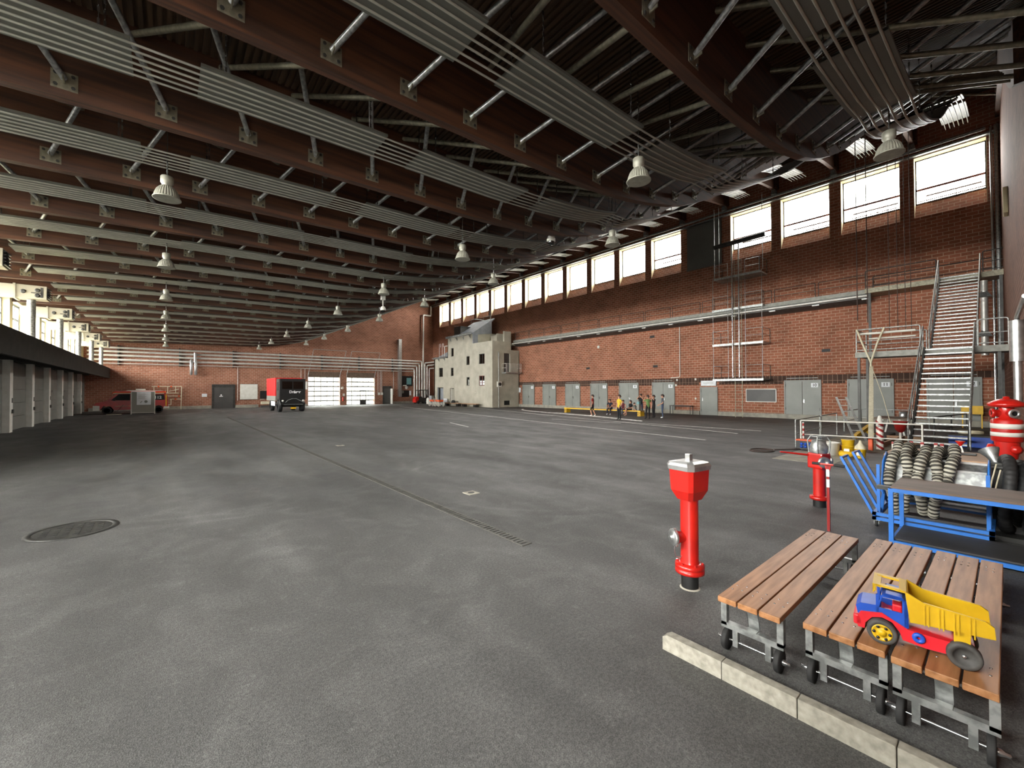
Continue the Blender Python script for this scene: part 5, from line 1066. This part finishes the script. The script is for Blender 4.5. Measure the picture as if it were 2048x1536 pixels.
for i, (x, y, lb) in enumerate(((16.75, 3.3, 'yellow bucket stacked with a sack, right of the white tub'), (16.5, 2.95, 'small yellow and white bucket beside the orange strap foot'))):
    t = thing('yellow_bucket', lb, 'bucket', (x, y, 0)); k = 1-.15*i; obj('body', MB().lathe([(.14*k, 0), (.17*k, .3*k), (.18*k, .31*k), (.18*k, .33*k), (.15*k, .33*k), (.13*k, .05)], n=18), 'yellow_plastic', t); obj('label', MB().box(-.19*k, -.165*k, -.07, .07, .1*k, .24*k), 'paper', t)
    if i: obj('bag', MB().lathe([(.15, .28), (.13, .36), (.05, .46), (.03, .54), (0, .55)], n=12), 'strap_white', t)
    else: obj('sack', MB().lathe([(.2, .0), (.24, .06), (.22, .14), (.16, .16)], (-.05, .02, 0), n=14), 'yellow_paint', t); obj('inner_bucket', MB().lathe([(.15, .32), (.17, .5), (.18, .52), (.0, .5)], n=18), 'yellow_plastic', t)
tag(obj('red_bucket', MB().lathe([(.13, 0), (.16, .3), (.17, .3), (.14, .29), (.12, .04), (0, .04)], (17.05, 3.42, 0), n=18), 'red_gloss'), 'red bucket half hidden behind the yellow bucket', 'bucket')
t = thing('striped_cone', 'red and white striped beacon post standing inside the railing', 'beacon', (18.9, 2.85, 0)); obj('body', MB().lathe([(.1, .05), (.1, .95), (.04, 1.2), (.0, 1.22)], n=14), 'white_paint', t); m = MB()
for i in range(5): m.add([((.103)*math.cos(a), (.103)*math.sin(a), .1+i*.2+.07*math.sin(a)+h_) for h_ in (0, .09) for a in [2*PI*j/16 for j in range(16)]], [(j, (j+1) % 16, 16+(j+1) % 16, 16+j) for j in range(16)])
obj('red_stripe', m, 'red_dark', t); obj('foot', MB().box(-.2, .2, -.2, .2, 0, .05), 'rubber', t)
t = thing('yellow_shoring', 'yellow shoring props lying on a dark block, painted pit shade, in the sand patch', 'shoring', (22.4, 3.6, 0)); obj('prop', MB().bar((-1, .4, .2), (.6, .2, .55), .14, .14).bar((-.6, -.3, .12), (.9, .3, .3), .12, .12), 'yellow_paint', t); obj('pit_shade', MB().bbox(-.8, 1.6, -.5, .2, .0, .26, .05), 'dark_opening', t)  # dark block stands in for a pit, its shade put into the colour
t = thing('timber_frame', 'timber boards edging the sand patch near the stairs', 'boards', (21.5, 2.4, 0)); obj('board', MB().bar((-2.2, .5, .12), (.5, .2, .2), .05, .22), 'tan_board', t); obj('board', MB().bar((.5, -.3, .15), (.4, .7, .15), .05, .3), 'tan_board', t)
t = thing('work_table', 'brown-topped trestle table inside the railing before door 11', 'table', (25.6, 3.4, 0)); obj('top', MB().bbox(-.9, .9, -.7, .55, .78, .83, .01), 'board_brown', t)
for x in (-.8, .8): 
    for y in (-.5, .4): obj('leg', MB().bar((x, y, 0), (x*.9, y*.6, .78), .06, .06), 'white_paint', t)
tag(obj('metal_pot', MB().lathe([(.14, 0), (.15, .02), (.15, .26), (.13, .26), (.12, .04), (0, .04)], (26.0, 3.1, .83), n=18), 'alu'), 'shiny metal pot standing on the brown trestle table', 'pot')
t = thing('red_funnel', 'red funnel-shaped bucket on a white stand left of the stair foot', 'funnel', (19.9, 2.45, 0)); obj('stand', MB().cyl((0, 0, 0), (0, 0, .62), .035, n=8), 'white_paint', t); obj('funnel', MB().lathe([(.06, .6), (.14, .68), (.2, .98), (.22, 1.0), (.17, 1.0)], n=16), 'red_dark', t)
t = thing('blue_crate', 'dark blue crate with coiled rope under the lowest stair treads', 'crate', (23.0, .9, 0)); obj('case', MB().bbox(-.6, .6, -.55, .55, 0, .42, .02), 'blue_plastic', t); obj('rope_coil', MB().tube([(.32*math.cos(a)*(1-.02*a), .3*math.sin(a), .46+.006*a) for a in [j*.35 for j in range(48)]], .03, 6), 'strap_white', t); obj('lid', MB().bbox(-.62, .62, -.58, .58, .38, .44, .01), 'black_paint', t)
tag(obj('cable_coil', MB().tube([(15.9+.5*math.cos(a)*(1-.01*a), 5.5+.35*math.sin(a), .025) for a in [j*.3 for j in range(30)]]+[(17.2, 4.7, .03)], .02, 6), 'cable_dark'), 'dark cable snaking on the floor left of the railing corner', 'cable')
# ================================================================ PEOPLE
def person(label, loc, rz, top, legs, shoes='black_paint', sleeve=True, shorts=False, hair='cable_dark', pose=None, sc=1.0, long_hair=False, sit=False):
    "one continuous skinned body; local forward is -y"
    J = dict(pel=(0, 0, .96), spn=(0, .01, 1.12), chs=(0, .0, 1.32), nek=(0, .01, 1.49), hd0=(0, -.01, 1.57), hd1=(0, -.02, 1.66), hd2=(0, -.005, 1.74),
             hl=(.1, 0, .92), kl=(.11, -.02, .5), al=(.11, .03, .09), tl=(.13, -.14, .035), hr=(-.1, 0, .92), kr=(-.11, -.02, .5), ar=(-.11, .03, .09), tr=(-.13, -.14, .035),
             sl=(.18, .01, 1.42), el=(.24, .04, 1.14), wl=(.25, -.03, .9), sr=(-.18, .01, 1.42), er=(-.24, .04, 1.14), wr=(-.25, -.03, .9))
    if sit:
        dz = -.43
        for k in ('pel', 'spn', 'chs', 'nek', 'hd0', 'hd1', 'hd2', 'sl', 'sr', 'el', 'er'): a = J[k]; J[k] = (a[0], a[1]+.0, a[2]+dz)
        J.update(hl=(.1, -.03, .52), kl=(.14, -.43, .5), al=(.14, -.42, .09), tl=(.15, -.58, .035), hr=(-.1, -.03, .52), kr=(-.14, -.43, .5), ar=(-.14, -.42, .09), tr=(-.15, -.58, .035), wl=(.2, -.25, .6), wr=(-.2, -.25, .6))
    J.update(pose or {})
    Rr = dict(pel=.13, spn=.12, chs=.135, nek=.055, hd0=.075, hd1=.092, hd2=.07, hl=.095, kl=.06, al=.042, tl=.036, hr=.095, kr=.06, ar=.042, tr=.036, sl=.062, el=.043, wl=.03, sr=.062, er=.043, wr=.03)
    E_ = [('pel', 'spn', top), ('spn', 'chs', top), ('chs', 'nek', top), ('nek', 'hd0', 'skin'), ('hd0', 'hd1', 'skin'), ('hd1', 'hd2', 'skin'),
          ('pel', 'hl', legs), ('hl', 'kl', legs), ('kl', 'al', 'skin' if shorts else legs), ('al', 'tl', shoes), ('pel', 'hr', legs), ('hr', 'kr', legs), ('kr', 'ar', 'skin' if shorts else legs), ('ar', 'tr', shoes),
          ('chs', 'sl', top), ('sl', 'el', top if sleeve else 'skin'), ('el', 'wl', 'skin'), ('chs', 'sr', top), ('sr', 'er', top if sleeve else 'skin'), ('er', 'wr', 'skin')]
    names = list(J); V = [Vector(J[k]) for k in names]; rad = [Rr[k] for k in names]; ed = [(names.index(a), names.index(b)) for a, b, m in E_]; em = [m for *_, m in E_]
    def ext(src, p, r_, m): V.append(Vector(p)); rad.append(r_); ed.append((src, len(V)-1)); em.append(m); return len(V)-1
    h1 = names.index('hd1'); ext(h1, Vector(J['hd1'])+Vector((0, -.115, -.02)), .012, 'skin')
    for s_, wr, el in ((1, 'wl', 'el'), (-1, 'wr', 'er')):   # palm and five fingers
        w = Vector(J[wr]); d = (w-Vector(J[el])).normalized(); sd = d.cross(Vector((s_, .3, 0))).normalized()
        pm = ext(names.index(wr), w+d*.07, .024, 'skin')
        for j, ln in enumerate((.065, .075, .07, .055)):
            a = ext(pm, w+d*.09+sd*(j-1.5)*.02, .009, 'skin'); ext(a, w+d*(.09+ln)+sd*(j-1.5)*.022+Vector((0, -.012, 0)), .008, 'skin')
        a = ext(pm, w+d*.06+sd*-.045, .01, 'skin'); ext(a, w+d*.1+sd*-.06, .009, 'skin')
    me = bpy.data.meshes.new('body'); me.from_pydata(V, ed, []); o = bpy.data.objects.new('body', me); COL.objects.link(o)
    md = o.modifiers.new('s', 'SKIN'); md.use_smooth_shade = True
    for v, r_ in zip(me.skin_vertices[0].data, rad): v.radius = (r_, r_*(.78 if r_ > .1 else 1))
    me.skin_vertices[0].data[0].use_root = True
    o.modifiers.new('u', 'SUBSURF').levels = 1
    bpy.context.view_layer.update(); dg = bpy.context.evaluated_depsgraph_get()
    fin = bpy.data.meshes.new_from_object(o.evaluated_get(dg)); bpy.data.objects.remove(o)
    ms = sorted(set(em)); fin.materials.clear()
    for m in ms: fin.materials.append(MATS[m])
    for p in fin.polygons:
        c = p.center; best = (9, 0)
        for (a, b), m, i in zip(ed, em, range(99)):
            A, B = V[a], V[b]; d = B-A; t_ = max(0, min(1, (c-A).dot(d)/d.length_squared)); q = (c-A-d*t_).length-(rad[a]*(1-t_)+rad[b]*t_)
            if m == top and i > 14 and not (i in (15, 18) and t_ < .75): q += .0
            if q < best[0]: best = (q, ms.index(m) if not (i in (15, 18) and sleeve and t_ > .72) else ms.index('skin'))
        p.material_index = best[1]; p.use_smooth = True
    t = thing('person', label, 'person', loc, rz); t.scale = (sc, sc, sc)
    link('body', fin, t)
    h = Vector(J['hd1']); hm = MB(); prof = []
    up = (Vector(J['hd2'])-Vector(J['hd0'])).normalized()
    hm.lathe([(.1, -.02), (.108, .03), (.1, .08), (.075, .11), (.035, .125), (0, .128)], h+Vector((0, .022, 0)), up, 14)
    hm.tube([h+Vector((0, .085, .05)), h+Vector((0, .1, -.02)), h+Vector((0, .08, -.09 if not long_hair else -.2))], [.06, .075, .045], 8)
    obj('hair', hm, hair, t)
    fc = MB()
    for s_ in (-1, 1): fc.lathe([(.011, 0), (.008, .006), (0, .008)], h+Vector((s_*.034, -.086, .005)), (0, -1, 0), 8).lathe([(.02, 0), (.012, .02)], h+Vector((s_*.088, .01, -.01)), (s_, 0, 0), 8, 1)
    fc.box(h.x-.022, h.x+.022, h.y-.094, h.y-.08, h.z-.058, h.z-.05, 2); obj('face', fc, ['black_paint', 'skin', 'red_dark'], t)
    return t
M('shirt_red', '8f2a24', .9); M('shirt_yellow', 'd8b637', .9); M('shirt_green', '6d8a52', .9); M('shirt_grey', '5a5d64', .9); M('cloth_navy', '23283a', .9); M('cloth_black', '1b1b1e', .9); M('jeans', '46536b', .9); M('cloth_wine', '5b1f28', .9); M('cloth_dark', '2b2b31', .9)
person('man in dark red shirt, black shorts and white shoes walking away from the camera', (26.2, 21.3, 0), math.radians(205), 'shirt_red', 'cloth_black', 'paper', True, True, pose=dict(kl=(.1, -.14, .5), al=(.1, -.05, .1), tl=(.1, -.2, .06), kr=(-.1, .02, .5), ar=(-.1, .2, .12), tr=(-.1, .08, .035)), sc=.98)
person('man in yellow shirt and black trousers standing with his head raised', (24.35, 17.45, 0), math.radians(-105), 'shirt_yellow', 'cloth_black', pose=dict(hd1=(0, .0, 1.66), hd2=(0, .05, 1.73), wl=(.22, -.12, .95), kl=(.12, -.06, .5)), sc=1.0)
person('person in dark navy clothes sitting on the yellow bench, elbows on knees, leftmost sitter', (29.15, 21.75, 0), math.radians(-75), 'cloth_navy', 'cloth_navy', 'paper', sit=True, pose=dict(chs=(0, -.1, .9), nek=(0, -.16, 1.05), hd0=(0, -.2, 1.12), hd1=(0, -.22, 1.21), hd2=(0, -.2, 1.29), sl=(.18, -.12, 1.0), sr=(-.18, -.12, 1.0), el=(.22, -.3, .75), er=(-.22, -.3, .75), wl=(.12, -.45, .62), wr=(-.12, -.45, .62)))
person('woman in dark red sleeveless top and jeans sitting between two others on the bench', (29.15, 20.5, 0), math.radians(-85), 'cloth_wine', 'jeans', sleeve=False, sit=True, long_hair=True, sc=.95)
person('woman with long dark hair in short black dress sitting with crossed legs', (29.1, 19.75, 0), math.radians(-110), 'cloth_black', 'cloth_black', 'skin', sit=True, shorts=True, long_hair=True, sc=.94, pose=dict(kl=(.04, -.45, .58), al=(-.1, -.55, .22), tl=(-.12, -.68, .16), kr=(-.08, -.43, .5), ar=(-.05, -.4, .09), wl=(.05, -.35, .62), wr=(-.05, -.33, .62)))
person('person in black shirt standing behind the bench with both hands raised to the face', (29.75, 19.2, 0), math.radians(-80), 'cloth_black', 'jeans', pose=dict(el=(.26, -.2, 1.35), wl=(.08, -.22, 1.58), er=(-.26, -.2, 1.35), wr=(-.08, -.22, 1.58)), sc=1.0)
person('person in grey clothes sitting sideways on the bench with one knee drawn up', (29.2, 19.4, 0), math.radians(-20), 'panel_grey', 'cloth_dark', 'cloth_dark', sit=True, pose=dict(kl=(.1, -.35, .82), al=(.1, -.4, .5), tl=(.1, -.52, .47), chs=(0, .1, .88), nek=(0, .1, 1.0), hd0=(0, .08, 1.06), hd1=(0, .07, 1.14), hd2=(0, .08, 1.21), sl=(.17, .1, .96), sr=(-.17, .1, .96)), sc=.85)
person('man in green shirt and black trousers seen from behind with a hand at his head', (26.6, 16.6, 0), math.radians(150), 'shirt_green', 'cloth_black', pose=dict(el=(.3, -.12, 1.3), wl=(.15, -.14, 1.55), er=(-.28, -.1, 1.25), wr=(-.12, -.22, 1.42), kl=(.14, 0, .5), al=(.17, .03, .09), tl=(.2, -.12, .035)), sc=.98)
person('person in black clothes half hidden behind the man in green, arm raised', (28.1, 17.05, 0), math.radians(-120), 'cloth_black', 'cloth_black', pose=dict(el=(.3, -.15, 1.4), wl=(.25, -.25, 1.62)), sc=.97)
person('man in grey T-shirt and jeans standing in profile at the right of the group', (28.3, 16.45, 0), math.radians(-150), 'shirt_grey', 'jeans', 'paper', pose=dict(wl=(.18, -.22, 1.0), wr=(-.18, -.22, 1.0)), sc=1.0)
